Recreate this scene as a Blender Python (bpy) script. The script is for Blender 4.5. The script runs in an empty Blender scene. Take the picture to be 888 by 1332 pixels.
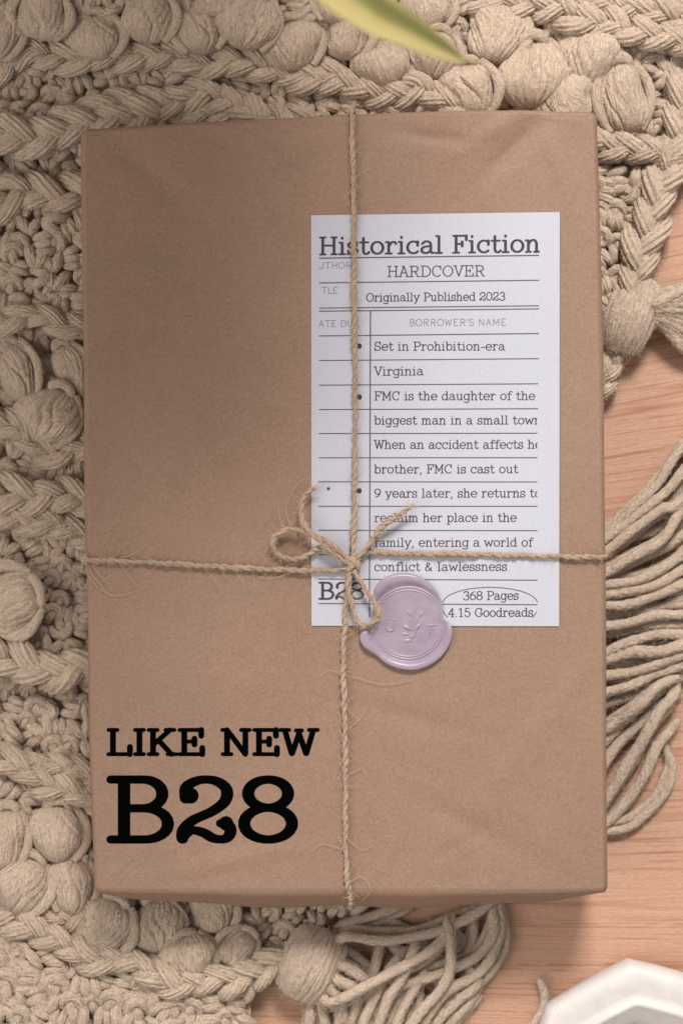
import bpy, math, random
import numpy as np
random.seed(11); RS = np.random.RandomState(11)
scene = bpy.context.scene
COL = scene.collection

# ------------------------------------------------------------------ camera / light / exposure
K = 0.00023885          # metres per photo pixel on the top of the parcel
CAMZ, ZTOP = 0.69, 0.040
cam_d = bpy.data.cameras.new("camera"); cam = bpy.data.objects.new("camera", cam_d); COL.objects.link(cam)
cam.location = (0, 0, CAMZ); cam.rotation_euler = (0, 0, 0)
cam_d.sensor_fit = 'VERTICAL'; cam_d.sensor_height = 36.0; cam_d.sensor_width = 24.0
cam_d.lens = 36.0 * (CAMZ - ZTOP) / (1332 * K)
cam_d.clip_start = 0.01; cam_d.clip_end = 20
cam_d.dof.use_dof = True; cam_d.dof.focus_distance = CAMZ - ZTOP; cam_d.dof.aperture_fstop = 13.0
scene.camera = cam
world = bpy.data.worlds.new("World"); scene.world = world; world.use_nodes = True
bg = world.node_tree.nodes["Background"]; bg.inputs[0].default_value = (1.0, 0.945, 0.905, 1); bg.inputs[1].default_value = 0.38

def area(name, loc, target, size, power, color):
    d = bpy.data.lights.new(name, 'AREA'); d.shape = 'RECTANGLE'; d.size = size[0]; d.size_y = size[1]; d.energy = power; d.color = color
    o = bpy.data.objects.new(name, d); COL.objects.link(o); o.location = loc
    v = np.array(target) - np.array(loc)
    import mathutils
    o.rotation_euler = mathutils.Vector(v).to_track_quat('-Z', 'Y').to_euler()
    return o
area("window_light", (0.26, 1.28, 1.43), (0.03, -0.03, 0), (0.46, 0.46), 42.0, (1.0, 0.945, 0.90))
area("side_fill_light", (-1.15, -0.35, 1.25), (0, -0.05, 0), (1.1, 1.1), 11.5, (1.0, 0.93, 0.87))  # added soft fill to brighten the left side, not a known window
scene.view_settings.view_transform = 'Standard'; scene.view_settings.look = 'None'
scene.view_settings.exposure = 0.14; scene.view_settings.gamma = 1.0
scene.view_settings.use_curve_mapping = False

# ------------------------------------------------------------------ helpers
def P(px, py, z):
    s = (CAMZ - z) / (CAMZ - ZTOP) * K
    return np.array([(px - 444.0) * s, -(py - 666.0) * s, z])
def PA(pts, z):
    pts = np.asarray(pts, float); z = np.broadcast_to(np.asarray(z, float), (len(pts),))
    s = (CAMZ - z) / (CAMZ - ZTOP) * K
    return np.stack([(pts[:, 0] - 444) * s, -(pts[:, 1] - 666) * s, z], 1)
def spline(pts, n):
    pts = np.asarray(pts, float)
    if len(pts) < 3:
        t = np.linspace(0, 1, n)[:, None]; return pts[0] * (1 - t) + pts[-1] * t
    d = np.r_[0, np.cumsum(np.maximum(np.linalg.norm(np.diff(pts, axis=0), axis=1), 1e-9))]
    ext = np.vstack([2 * pts[0] - pts[1], pts, 2 * pts[-1] - pts[-2]])
    T = np.linspace(0, d[-1], n); out = np.empty((n, pts.shape[1]))
    idx = np.clip(np.searchsorted(d, T, side='right') - 1, 0, len(pts) - 2)
    for k in range(n):
        i = idx[k]; u = (T[k] - d[i]) / (d[i + 1] - d[i])
        p0, p1, p2, p3 = ext[i], ext[i + 1], ext[i + 2], ext[i + 3]
        out[k] = 0.5 * (2 * p1 + (p2 - p0) * u + (2 * p0 - 5 * p1 + 4 * p2 - p3) * u * u + (3 * p1 - p0 - 3 * p2 + p3) * u ** 3)
    return out

class MB:
    def __init__(s): s.V = []; s.Q = []; s.T = []; s.UQ = []; s.UT = []; s.n = 0
    def add(s, V, quads=None, tris=None, uv=None, uvq=None):
        V = np.asarray(V, float)
        if uv is None: uv = V[:, :2] * 1000
        uv = np.asarray(uv, float)
        if quads is not None and len(quads):
            q = np.asarray(quads, int); s.Q.append(q + s.n); s.UQ.append(uv[q] if uvq is None else uvq)
        if tris is not None and len(tris):
            t = np.asarray(tris, int); s.T.append(t + s.n); s.UT.append(uv[t])
        s.V.append(V); s.n += len(V)
    def merge(s, o):
        for v in o.V: s.V.append(v)
        for q in o.Q: s.Q.append(q + s.n)
        for t in o.T: s.T.append(t + s.n)
        s.UQ += o.UQ; s.UT += o.UT; s.n += o.n
    def mesh(s, name, mat, smooth=True):
        V = np.vstack(s.V)
        Q = np.vstack(s.Q) if s.Q else np.zeros((0, 4), int); T = np.vstack(s.T) if s.T else np.zeros((0, 3), int)
        me = bpy.data.meshes.new(name)
        me.vertices.add(len(V)); me.vertices.foreach_set("co", V.astype(np.float32).ravel())
        nl = Q.size + T.size; me.loops.add(nl); me.polygons.add(len(Q) + len(T))
        me.loops.foreach_set("vertex_index", np.r_[Q.ravel(), T.ravel()].astype(np.int32))
        starts = np.r_[np.arange(len(Q)) * 4, Q.size + np.arange(len(T)) * 3].astype(np.int32)
        me.polygons.foreach_set("loop_start", starts)
        uv = np.vstack([u.reshape(-1, 2) for u in s.UQ + s.UT])
        me.update(calc_edges=True)
        l = me.uv_layers.new(name="UVMap"); l.data.foreach_set("uv", uv.astype(np.float32).ravel())
        me.polygons.foreach_set("use_smooth", np.full(len(me.polygons), smooth))
        me.materials.append(mat); me.validate(); me.update()
        return me
    def build(s, name, mat, parent=None, smooth=True):
        return link(name, s.mesh(name, mat, smooth), parent)
def link(name, me, parent=None):
    o = bpy.data.objects.new(name, me); COL.objects.link(o)
    if parent is not None: o.parent = parent
    return o
def tag(o, label=None, cat=None, group=None, kind=None):
    for k, v in (('label', label), ('category', cat), ('group', group), ('kind', kind)):
        if v: o[k] = v
    return o
def empty(name, loc=(0, 0, 0)):
    o = bpy.data.objects.new(name, None); COL.objects.link(o); o.location = loc; o.empty_display_size = 0.02; return o

def frames(C):
    n = len(C); T = np.gradient(C, axis=0); T /= np.maximum(np.linalg.norm(T, axis=1), 1e-12)[:, None]
    N = np.empty_like(C); a = np.array([0, 0, -1.0])
    if abs(T[0] @ a) > 0.9: a = np.array([1.0, 0, 0])
    v = a - T[0] * (T[0] @ a); N[0] = v / np.linalg.norm(v)
    for i in range(1, n):
        v = N[i - 1] - T[i] * (T[i] @ N[i - 1]); l = np.linalg.norm(v); N[i] = v / l if l > 1e-9 else N[i - 1]
    return T, N, np.cross(T, N)
def tube(mb, C, R, sides=12, ridges=0, depth=0.1, twist=0.0, flat=1.0, closed_ends=True):
    """swept yarn; ridges = plies twisted along the strand. uv is in mm (along, around)"""
    C = np.asarray(C, float); n = len(C); R = np.broadcast_to(np.asarray(R, float), (n,))
    T, N, B = frames(C)
    s = np.r_[0, np.cumsum(np.linalg.norm(np.diff(C, axis=0), axis=1))]
    th = np.linspace(0, 2 * np.pi, sides, endpoint=False)
    TH = th[None, :] + np.zeros((n, 1)); rr = np.ones((n, sides))
    ph = random.random() * 6.28
    if ridges:
        w = ridges * (TH + twist * s[:, None] + ph)
        rr = 1 + depth * (np.abs(np.cos(w / 2)) ** 0.8 * 2 - 1.3) + RS.normal(0, .03, (n, sides))
    r = R[:, None] * rr
    V = C[:, None, :] + (N[:, None, :] * np.cos(TH)[..., None] * r[..., None] * flat + B[:, None, :] * (np.sin(TH) * r)[..., None])
    i = np.arange(n - 1)[:, None]; j = np.arange(sides)[None, :]; j2 = (j + 1) % sides
    q = np.stack([i * sides + j, i * sides + j2, (i + 1) * sides + j2, (i + 1) * sides + j], -1).reshape(-1, 4)
    Rm = float(np.mean(R)); off = random.random() * 90
    u0 = s * 1000 + off; vv = np.arange(sides + 1) * (2 * np.pi / sides) * Rm * 1000
    def uvat(ii, jj): return np.stack([u0[ii] + 0 * jj, vv[jj] + twist * s[ii] * Rm * 1000 + off], -1)
    J = np.broadcast_to(j, (n - 1, sides)); I = np.broadcast_to(i, (n - 1, sides))
    uvq = np.stack([uvat(I, J), uvat(I, J + 1), uvat(I + 1, J + 1), uvat(I + 1, J)], -2).reshape(-1, 4, 2)
    base = mb.n
    mb.add(V.reshape(-1, 3), q, uvq=uvq)
    if closed_ends:
        c0 = np.arange(sides); t = np.stack([np.full(sides, sides), (c0 + 1) % sides, c0], -1)
        mb.add(np.vstack([V[0], C[0] - T[0] * R[0] * .3]), None, t, uv=np.tile([[u0[0], off]], (sides + 1, 1)))
        t = np.stack([np.full(sides, sides), c0, (c0 + 1) % sides], -1)
        mb.add(np.vstack([V[-1], C[-1] + T[-1] * R[-1] * .3]), None, t, uv=np.tile([[u0[-1], off]], (sides + 1, 1)))

# ------------------------------------------------------------------ materials
def mat_new(name):
    m = bpy.data.materials.new(name); m.use_nodes = True; nt = m.node_tree
    return m, nt, nt.nodes["Principled BSDF"]
class NT:
    def __init__(s, nt): s.nt = nt
    def n(s, t, **kw):
        x = s.nt.nodes.new(t)
        for k, v in kw.items(): setattr(x, k, v)
        return x
    def l(s, a, b): s.nt.links.new(a, b)
    def val(s, sock, v): sock.default_value = v
    def mapping(s, src, scale, rot=(0, 0, 0)):
        m = s.n('ShaderNodeMapping'); m.inputs['Scale'].default_value = scale; m.inputs['Rotation'].default_value = rot; s.l(src, m.inputs['Vector']); return m.outputs[0]
    def noise(s, vec, scale, detail=3, rough=0.6, dist=0.0):
        x = s.n('ShaderNodeTexNoise'); x.inputs['Scale'].default_value = scale; x.inputs['Detail'].default_value = detail
        x.inputs['Roughness'].default_value = rough; x.inputs['Distortion'].default_value = dist; s.l(vec, x.inputs['Vector']); return x.outputs[0]
    def ramp(s, fac, stops):
        r = s.n('ShaderNodeValToRGB'); e = r.color_ramp.elements
        e[0].position, e[0].color = stops[0][0], (*stops[0][1], 1); e[1].position, e[1].color = stops[-1][0], (*stops[-1][1], 1)
        for p, c in stops[1:-1]: k = e.new(p); k.color = (*c, 1)
        s.l(fac, r.inputs[0]); return r.outputs[0]
    def mix(s, fac, a, b, mode='MIX'):
        m = s.n('ShaderNodeMix', data_type='RGBA', blend_type=mode)
        for sock, v in ((m.inputs[0], fac), (m.inputs[6], a), (m.inputs[7], b)):
            if hasattr(v, 'is_linked') or hasattr(v, 'links'): s.l(v, sock)
            elif isinstance(v, (int, float)): sock.default_value = v
            else: sock.default_value = (*v, 1)
        return m.outputs[2]
    def bump(s, h, strength, dist, normal=None):
        b = s.n('ShaderNodeBump'); b.inputs['Strength'].default_value = strength; b.inputs['Distance'].default_value = dist
        s.l(h, b.inputs['Height'])
        if normal is not None: s.l(normal, b.inputs['Normal'])
        return b.outputs[0]

def wool_material(name, c_lo, c_hi, fib=0.9, bump=1.0):
    m, nt, bs = mat_new(name); g = NT(nt)
    uv = g.n('ShaderNodeUVMap').outputs[0]; ob = g.n('ShaderNodeTexCoord').outputs['Object']
    gm = g.n('ShaderNodeNewGeometry').outputs['Position']
    f = g.noise(g.mapping(uv, (0.13, 1.0 / fib, 1)), 1.0, 3, 0.6, 0.5)
    f2 = g.noise(g.mapping(uv, (0.35, 2.6 / fib, 1)), 1.0, 3, 0.65, 0.6)
    big = g.noise(gm, 70, 3)
    fz = g.noise(gm, 1150, 4, 0.8)
    col = g.ramp(big, [(0.3, c_lo), (0.7, c_hi)])
    col = g.mix(g.ramp(f2, [(0.34, (.55, .55, .55)), (0.56, (0, 0, 0))]), col, [c_lo[0] * .72, c_lo[1] * .68, c_lo[2] * .64])
    col = g.mix(0.5, col, g.ramp(fz, [(0.32, [x * .62 for x in c_lo]), (0.68, [min(1, x * 1.2) for x in c_hi])]))
    g.l(col, bs.inputs['Base Color']); bs.inputs['Roughness'].default_value = 1.0
    bs.inputs['Specular IOR Level'].default_value = 0.05
    bs.inputs['Sheen Weight'].default_value = 0.3; bs.inputs['Sheen Roughness'].default_value = 0.5
    b1 = g.bump(f, bump * .8, 0.0030 * fib); b2 = g.bump(f2, bump * .6, 0.0015 * fib, b1); b3 = g.bump(fz, 0.9, 0.0009, b2); g.l(b3, bs.inputs['Normal'])
    return m
WOOL = wool_material("cream_wool", (0.76, 0.578, 0.432), (0.86, 0.675, 0.522))
FRINGE = wool_material("fringe_wool", (0.75, 0.575, 0.435), (0.85, 0.67, 0.525), 0.6, 0.9)
JUTE = wool_material("jute", (0.52, 0.365, 0.255), (0.68, 0.50, 0.365), 0.3, 0.9)
def plain(name, col, rough=0.6, spec=0.3):
    m, nt, bs = mat_new(name); bs.inputs['Base Color'].default_value = (*col, 1); bs.inputs['Roughness'].default_value = rough
    bs.inputs['Specular IOR Level'].default_value = spec; return m
FIBRE = plain("loose_fibre", (0.55, 0.41, 0.28), 0.8)
FUZZ = plain("wool_fuzz", (0.60, 0.48, 0.37), 0.9, 0.1)

def paper_material():
    m, nt, bs = mat_new("kraft_paper"); g = NT(nt); ob = g.n('ShaderNodeTexCoord').outputs['Object']
    sp = g.noise(ob, 2600, 2, 0.8); sp2 = g.noise(g.mapping(ob, (1, 1, 1)), 900, 3, 0.7); big = g.noise(ob, 28, 3, 0.55)
    fl = g.noise(g.mapping(ob, (3.5, 1, 1), (0, 0, 0.6)), 420, 2, 0.6, 1.5)
    fl2 = g.noise(g.mapping(ob, (1, 3.5, 1), (0, 0, 0.3)), 380, 2, 0.6, 1.5)
    mid = g.noise(ob, 130, 4, 0.65)
    c = g.ramp(big, [(0.3, (0.221, 0.137, 0.094)), (0.7, (0.272, 0.169, 0.118))])
    c = g.mix(0.4, c, g.ramp(mid, [(0.3, (0.194, 0.116, 0.078)), (0.7, (0.299, 0.192, 0.137))]))
    c = g.mix(0.55, c, g.ramp(sp, [(0.28, (0.155, 0.092, 0.059)), (0.5, (0.276, 0.176, 0.124)), (0.74, (0.412, 0.282, 0.213))]))
    c = g.mix(0.3, c, g.ramp(sp2, [(0.3, (0.187, 0.114, 0.075)), (0.7, (0.362, 0.239, 0.173))]))
    c = g.mix(g.ramp(fl, [(0.70, (0, 0, 0)), (0.78, (0.45, 0.45, 0.45))]), c, (0.50, 0.34, 0.235))
    c = g.mix(g.ramp(fl2, [(0.72, (0, 0, 0)), (0.78, (0.5, 0.5, 0.5))]), c, (0.2, 0.11, 0.07))
    g.l(c, bs.inputs['Base Color']); bs.inputs['Roughness'].default_value = 0.62; bs.inputs['Specular IOR Level'].default_value = 0.28
    b = g.bump(sp2, 0.16, 0.0003); b = g.bump(big, 0.5, 0.0012, b); g.l(b, bs.inputs['Normal'])
    return m
KRAFT = paper_material()
def card_material():
    m, nt, bs = mat_new("white_card"); g = NT(nt); ob = g.n('ShaderNodeTexCoord').outputs['Object']
    sp = g.noise(ob, 2400, 2, 0.8)
    g.l(g.ramp(sp, [(0.3, (0.425, 0.435, 0.50)), (0.7, (0.505, 0.515, 0.58))]), bs.inputs['Base Color'])
    bs.inputs['Roughness'].default_value = 0.7; bs.inputs['Specular IOR Level'].default_value = 0.2
    g.l(g.bump(sp, 0.06, 0.0002), bs.inputs['Normal']); return m
CARD = card_material()
INK = plain("card_ink", (0.060, 0.050, 0.066), 0.8, 0.1)
INK_SOFT = plain("card_form_ink", (0.20, 0.18, 0.22), 0.8, 0.1)
INK_RULE = plain("card_rule_ink", (0.10, 0.085, 0.125), 0.8, 0.1)
BLACK = plain("black_ink", (0.0015, 0.0015, 0.0015), 0.9, 0.0)
def wax_material():
    m, nt, bs = mat_new("lilac_wax"); g = NT(nt); ob = g.n('ShaderNodeTexCoord').outputs['Object']
    n = g.noise(ob, 160, 3); g.l(g.ramp(n, [(0.3, (0.275, 0.22, 0.285)), (0.7, (0.34, 0.277, 0.345))]), bs.inputs['Base Color'])
    bs.inputs['Roughness'].default_value = 0.33; bs.inputs['Specular IOR Level'].default_value = 0.5
    bs.inputs['Subsurface Weight'].default_value = 0.15; bs.inputs['Subsurface Radius'].default_value = (0.002, 0.0012, 0.0014)
    f = g.noise(ob, 1200, 2); g.l(g.bump(f, 0.12, 0.0002, g.bump(n, 0.25, 0.001)), bs.inputs['Normal']); return m
WAX = wax_material()
def wood_material():
    m, nt, bs = mat_new("pink_wood"); g = NT(nt); ob = g.n('ShaderNodeTexCoord').outputs['Object']
    # grain fans: tilted in the upper part of the board, level lower down
    sep = g.n('ShaderNodeSeparateXYZ'); g.l(ob, sep.inputs[0])
    wv = g.noise(g.mapping(ob, (4, 9, 1)), 1.0, 2)
    def M(op, a, b, c=None):
        x = g.n('ShaderNodeMath', operation=op)
        for i, v in enumerate((a, b, c)):
            if v is None: continue
            if isinstance(v, (int, float)): x.inputs[i].default_value = v
            else: g.l(v, x.inputs[i])
        return x.outputs[0]
    slope = M('MULTIPLY_ADD', sep.outputs[1], 0.95, 0.13)   # dy/dx grows towards the far side
    slope = M('MAXIMUM', slope, -0.03); slope = M('MINIMUM', slope, 0.28)
    xo = M('SUBTRACT', sep.outputs[0], 0.09)
    y2 = M('SUBTRACT', sep.outputs[1], M('MULTIPLY', xo, slope))
    y2 = M('MULTIPLY_ADD', wv, 0.006, y2)
    cmb = g.n('ShaderNodeCombineXYZ'); g.l(sep.outputs[0], cmb.inputs[0]); g.l(y2, cmb.inputs[1]); v = cmb.outputs[0]
    band = g.noise(g.mapping(v, (7, 260, 1)), 1.0, 4, 0.6)
    fine = g.noise(g.mapping(v, (30, 1800, 1)), 1.0, 3, 0.6)
    pore = g.noise(g.mapping(v, (50, 1500, 1)), 1.0, 3, 0.55)
    line = g.noise(g.mapping(v, (16, 900, 1)), 1.0, 2, 0.5)
    c = g.ramp(band, [(0.28, (0.477, 0.271, 0.176)), (0.5, (0.508, 0.298, 0.200)), (0.72, (0.540, 0.329, 0.230))])
    spk = g.noise(g.mapping(v, (500, 1600, 1)), 1.0, 2, 0.7)
    c = g.mix(0.35, c, g.ramp(fine, [(0.35, (0.432, 0.240, 0.153)), (0.65, (0.558, 0.352, 0.251))]))
    c = g.mix(0.3, c, g.ramp(spk, [(0.35, (0.378, 0.209, 0.132)), (0.65, (0.594, 0.392, 0.289))]))
    c = g.mix(g.ramp(pore, [(0.575, (0, 0, 0)), (0.615, (0.3, 0.3, 0.3))]), c, (0.38, 0.165, 0.095))
    c = g.mix(g.ramp(line, [(0.59, (0, 0, 0)), (0.62, (0.25, 0.25, 0.25))]), c, (0.34, 0.14, 0.08))
    def thin(sx, sy, lvl, eps, col, amt, off):
        nonlocal c
        k = g.n('ShaderNodeMapping'); k.inputs['Scale'].default_value = (sx, sy, 1); k.inputs['Location'].default_value = (off, off * 1.7, off); g.l(v, k.inputs['Vector'])
        q = M('ABSOLUTE', M('SUBTRACT', g.noise(k.outputs[0], 1.0, 1.2, 0.5), lvl), None)
        fade = g.ramp(g.noise(g.mapping(v, (9, 60, 1)), 1.0 + off, 1), [(0.38, (0, 0, 0)), (0.55, (amt, amt, amt))])
        msk = g.mix(1.0, g.ramp(q, [(0.0, (1, 1, 1)), (eps, (0, 0, 0))]), fade, 'MULTIPLY')
        c = g.mix(msk, c, col)
    thin(3.2, 120, .5, .028, (0.34, 0.14, 0.08), .75, 1.3); thin(4.0, 150, .56, .025, (0.36, 0.155, 0.09), .75, 5.1); thin(3.0, 170, .45, .022, (0.27, 0.115, 0.075), .65, 9.7)
    g.l(c, bs.inputs['Base Color']); bs.inputs['Roughness'].default_value = 0.5; bs.inputs['Specular IOR Level'].default_value = 0.3
    inv = M('SUBTRACT', 1.0, pore)
    g.l(g.bump(fine, 0.15, 0.0003, g.bump(inv, 0.3, 0.0005)), bs.inputs['Normal']); return m
WOOD = wood_material()
def ceramic_material():
    m, nt, bs = mat_new("white_ceramic"); g = NT(nt); ob = g.n('ShaderNodeTexCoord').outputs['Object']
    n = g.noise(ob, 220, 3); sp = g.noise(ob, 700, 1)
    c = g.ramp(n, [(0.3, (0.60, 0.56, 0.535)), (0.7, (0.67, 0.635, 0.61))])
    c = g.mix(g.ramp(sp, [(0.76, (0, 0, 0)), (0.8, (0.5, 0.5, 0.5))]), c, (0.4, 0.25, 0.18))
    g.l(c, bs.inputs['Base Color']); bs.inputs['Roughness'].default_value = 0.45
    g.l(g.bump(n, 0.12, 0.0006), bs.inputs['Normal']); return m
CERAMIC = ceramic_material()
def leaf_material():
    m, nt, bs = mat_new("variegated_leaf"); g = NT(nt); uv = g.n('ShaderNodeUVMap').outputs[0]
    sep = g.n('ShaderNodeSeparateXYZ'); g.l(uv, sep.inputs[0])
    st = g.noise(g.mapping(uv, (1.2, 26, 1)), 1.0, 3); w = g.n('ShaderNodeMath', operation='MULTIPLY_ADD'); g.l(st, w.inputs[0]); w.inputs[1].default_value = 0.16; g.l(sep.outputs[1], w.inputs[2])
    c = g.ramp(w.outputs[0], [(0.16, (0.44, 0.365, 0.16)), (0.50, (0.40, 0.33, 0.13)), (0.62, (0.22, 0.21, 0.065)), (0.88, (0.17, 0.17, 0.05)), (0.97, (0.36, 0.31, 0.115))])
    g.l(c, bs.inputs['Base Color']); bs.inputs['Roughness'].default_value = 0.4
    bs.inputs['Subsurface Weight'].default_value = 0.1; bs.inputs['Subsurface Radius'].default_value = (0.001, 0.001, 0.0005); return m
LEAF = leaf_material()

# ------------------------------------------------------------------ table
def build_table():
    mb = MB(); a, b, t = 0.8, 0.8, -0.03
    V = [(-a, -b, 0), (a, -b, 0), (a, b, 0), (-a, b, 0), (-a, -b, t), (a, -b, t), (a, b, t), (-a, b, t)]
    mb.add(V, [(0, 1, 2, 3), (4, 7, 6, 5), (0, 4, 5, 1), (1, 5, 6, 2), (2, 6, 7, 3), (3, 7, 4, 0)])
    o = mb.build("table_top", WOOD, smooth=False); tag(o, kind='structure')
build_table()

# ------------------------------------------------------------------ parcel
Yl = np.array([100, 180, 300, 420, 600, 950, 1160, 1200]); Xl = np.array([104.5, 105, 106, 107.3, 109, 115.5, 122.5, 123])
Yr = np.array([100, 150, 250, 400, 550, 700, 950, 1160, 1200]); Xr = np.array([775, 776.5, 780, 783.5, 786, 787.5, 789, 790, 790])
Xt = np.array([60, 120, 250, 450, 600, 700, 776, 820]); Yt = np.array([168, 166, 158, 147.5, 142.5, 142, 144, 145])
YB = 1159.0
def lumps(px, py):
    """height of the paper over the nominal top, metres"""
    px = np.asarray(px, float); py = np.asarray(py, float)
    g = lambda cx, cy, a, b, rot: np.exp(-((((px - cx) * math.cos(rot) + (py - cy) * math.sin(rot)) / a) ** 2 + ((-(px - cx) * math.sin(rot) + (py - cy) * math.cos(rot)) / b) ** 2))
    h = 0.25 * np.sin(px / 95 + 1.0) * np.sin(py / 140 + 0.4) + 0.14 * np.sin(px / 47 + py / 60) + 0.1 * np.sin(px / 31 - py / 83 + 2)
    h = h - 0.75 * g(672, 190, 70, 14, -0.75) + 0.45 * g(640, 170, 60, 12, -0.6) - 0.5 * g(300, 188, 45, 10, 0.3) + 0.4 * g(380, 200, 60, 14, -0.4)
    h = h - 0.5 * g(560, 178, 45, 9, 0.15) + 0.35 * g(730, 230, 60, 12, 1.2) - 0.35 * g(200, 230, 80, 18, 0.8)
    h = h - 0.4 * g(620, 1080, 90, 16, 0.5) + 0.3 * g(300, 1120, 90, 12, -0.2) - 0.35 * g(230, 1090, 50, 10, 0.9) + 0.35 * g(700, 950, 110, 20, -0.9) - 0.3 * g(520, 930, 90, 12, 0.25)
    h = h * 1.6
    for x0, y0, x1, y1, a, w in ((632, 222, 694, 160, -.26, 7), (698, 152, 764, 160, .22, 6), (552, 160, 604, 204, .20, 7), (130, 188, 236, 244, -.22, 9), (296, 172, 334, 222, .20, 7), (420, 168, 372, 232, -.18, 8), (138, 1146, 214, 1082, .20, 8),
                                 (556, 1124, 664, 1058, -.20, 8), (748, 1140, 690, 1072, .22, 8), (694, 934, 778, 898, -.20, 8), (246, 866, 336, 902, .14, 8), (590, 900, 660, 960, .14, 9), (180, 520, 260, 470, .12, 9), (330, 1150, 300, 1090, -.18, 7), (480, 1148, 520, 1088, .16, 7)):
        dx, dy = x1 - x0, y1 - y0; L = math.hypot(dx, dy); u = ((px - x0) * dx + (py - y0) * dy) / L / L; d = ((px - x0) * -dy + (py - y0) * dx) / L
        h = h + a * np.exp(-np.abs(d) / w) * np.exp(-((u - .5) / .42) ** 4)
    return h * 0.001
def top_z(px, py): return ZTOP + lumps(px, py)

def build_parcel():
    root = empty("wrapped_parcel", (0, 0, 0.011))
    tag(root, "flat book-shaped parcel wrapped in brown kraft paper and tied with jute twine", "parcel")
    W, H, T, r = 1.0, 1.0, 0.0285, 0.0027
    wm, hm = 0.160, 0.243
    nx, ny, nz = 240, 360, 22
    mb = MB()
    def face(A, B, C0, n1, n2):   # C0 + a*A + b*B
        a = np.linspace(0, 1, n1 + 1); b = np.linspace(0, 1, n2 + 1); aa, bb = np.meshgrid(a, b, indexing='ij')
        V = np.array(C0)[None, None] + aa[..., None] * np.array(A) + bb[..., None] * np.array(B)
        i, j = np.meshgrid(np.arange(n1), np.arange(n2), indexing='ij'); k = n2 + 1
        q = np.stack([i * k + j, (i + 1) * k + j, (i + 1) * k + j + 1, i * k + j + 1], -1).reshape(-1, 4)
        return V.reshape(-1, 3), q
    x0, x1, y0, y1, z0, z1 = -wm / 2, wm / 2, -hm / 2, hm / 2, -T, 0.0
    def warp(spacing_pts):
        p = spacing_pts.copy()
        inn_lo = np.array([x0 + r, y0 + r * .75, z0 + r]); inn_hi = np.array([x1 - r, y1 - r, z1 - r * .9])
        q = np.clip(p, inn_lo, inn_hi); d = p - q; l = np.linalg.norm(d, axis=1); m = l > 1e-9
        rad = np.where(m, np.minimum(l, r), 0)
        p[m] = q[m] + d[m] / l[m][:, None] * rad[m][:, None]
        u = (p[:, 0] - x0) / wm; v = (y1 - p[:, 1]) / hm; z = p[:, 2]
        tt = -z / T
        # south end swells out where the paper is folded over the book's edge
        py_t = np.interp(105 + u * 680, Xt, Yt); py = py_t + v * (YB - py_t)
        px = np.interp(py, Yl, Xl) + u * (np.interp(py, Yr, Xr) - np.interp(py, Yl, Xl))
        prof = np.sin(np.clip(tt, 0, 1) * np.pi) ** 0.7
        south = np.clip((v - 0.97) / 0.03, 0, 1)
        wob = np.clip(1 - np.abs(2 * u - 1) ** 3.0, 0, 1)
        py = py + south * prof * (10 + 21 * wob + 2 * np.sin(u * 23))
        side = np.clip((np.abs(2 * u - 1) - 0.97) / 0.03, 0, 1)
        px = px + side * np.sign(u - .5) * prof * (1.2 + 1.5 * np.sin(v * 17 + u * 3))
        wz = np.clip(1 - tt * 3, 0, 1)
        zz = ZTOP + z + lumps(px, py) * wz
        out = np.empty_like(p)
        out[:, 0] = (px - 444) * K; out[:, 1] = -(py - 666) * K; out[:, 2] = zz
        return out
    dz = (0, 0, -T)
    for A, B, C0, n1, n2 in (((wm, 0, 0), (0, hm, 0), (x0, y0, z1), nx, ny), ((0, 0, T), (0, hm, 0), (x0, y0, z0), nz, ny), ((0, 0, -T), (0, hm, 0), (x1, y0, z1), nz, ny),
                             ((wm, 0, 0), (0, 0, T), (x0, y0, z0), nx, nz), ((wm, 0, 0), (0, 0, -T), (x0, y1, z1), nx, nz), ((wm, 0, 0), (0, -hm, 0), (x0, y1, z0), nx, ny)):
        V, q = face(A, B, C0, n1, n2)
        # denser rows near the rim so that the rounded edge has enough loops
        for ax, lo, hi in ((0, x0, x1), (1, y0, y1), (2, z0, z1)):
            t = (V[:, ax] - lo) / (hi - lo); V[:, ax] = lo + (hi - lo) * (t - 0.10 * np.sin(2 * np.pi * t) * (1.35 if ax < 2 else 1))
        mb.add(warp(V), q)
    body = mb.build("wrapping_paper", KRAFT, root)
    import bmesh
    bm = bmesh.new(); bm.from_mesh(body.data); bmesh.ops.remove_doubles(bm, verts=bm.verts, dist=2e-5); bm.to_mesh(body.data); bm.free()
    body.location = (0, 0, -0.011)
    # pinched paper at the two near corners
    for cx, cy, dx, dy, rot in ((142, 1157.5, 14, 2.0, 0.06), (768, 1154, 15, 3.0, -0.22)):
        f = MB(); t = np.linspace(-1, 1, 15)
        pts = np.stack([cx + t * dx * math.cos(rot), cy + t * dx * math.sin(rot) + 1.5 * t * t], 1)
        C = PA(pts, ZTOP - 0.0022 - 0.0006 * t * t); tube(f, C, dy * K * np.sqrt(np.maximum(0.02, 1 - t * t)), 10, flat=0.6)
        o = f.build("corner_fold", KRAFT, root); o.location = (0, 0, -0.011)
    return root
PARCEL = build_parcel()

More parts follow.
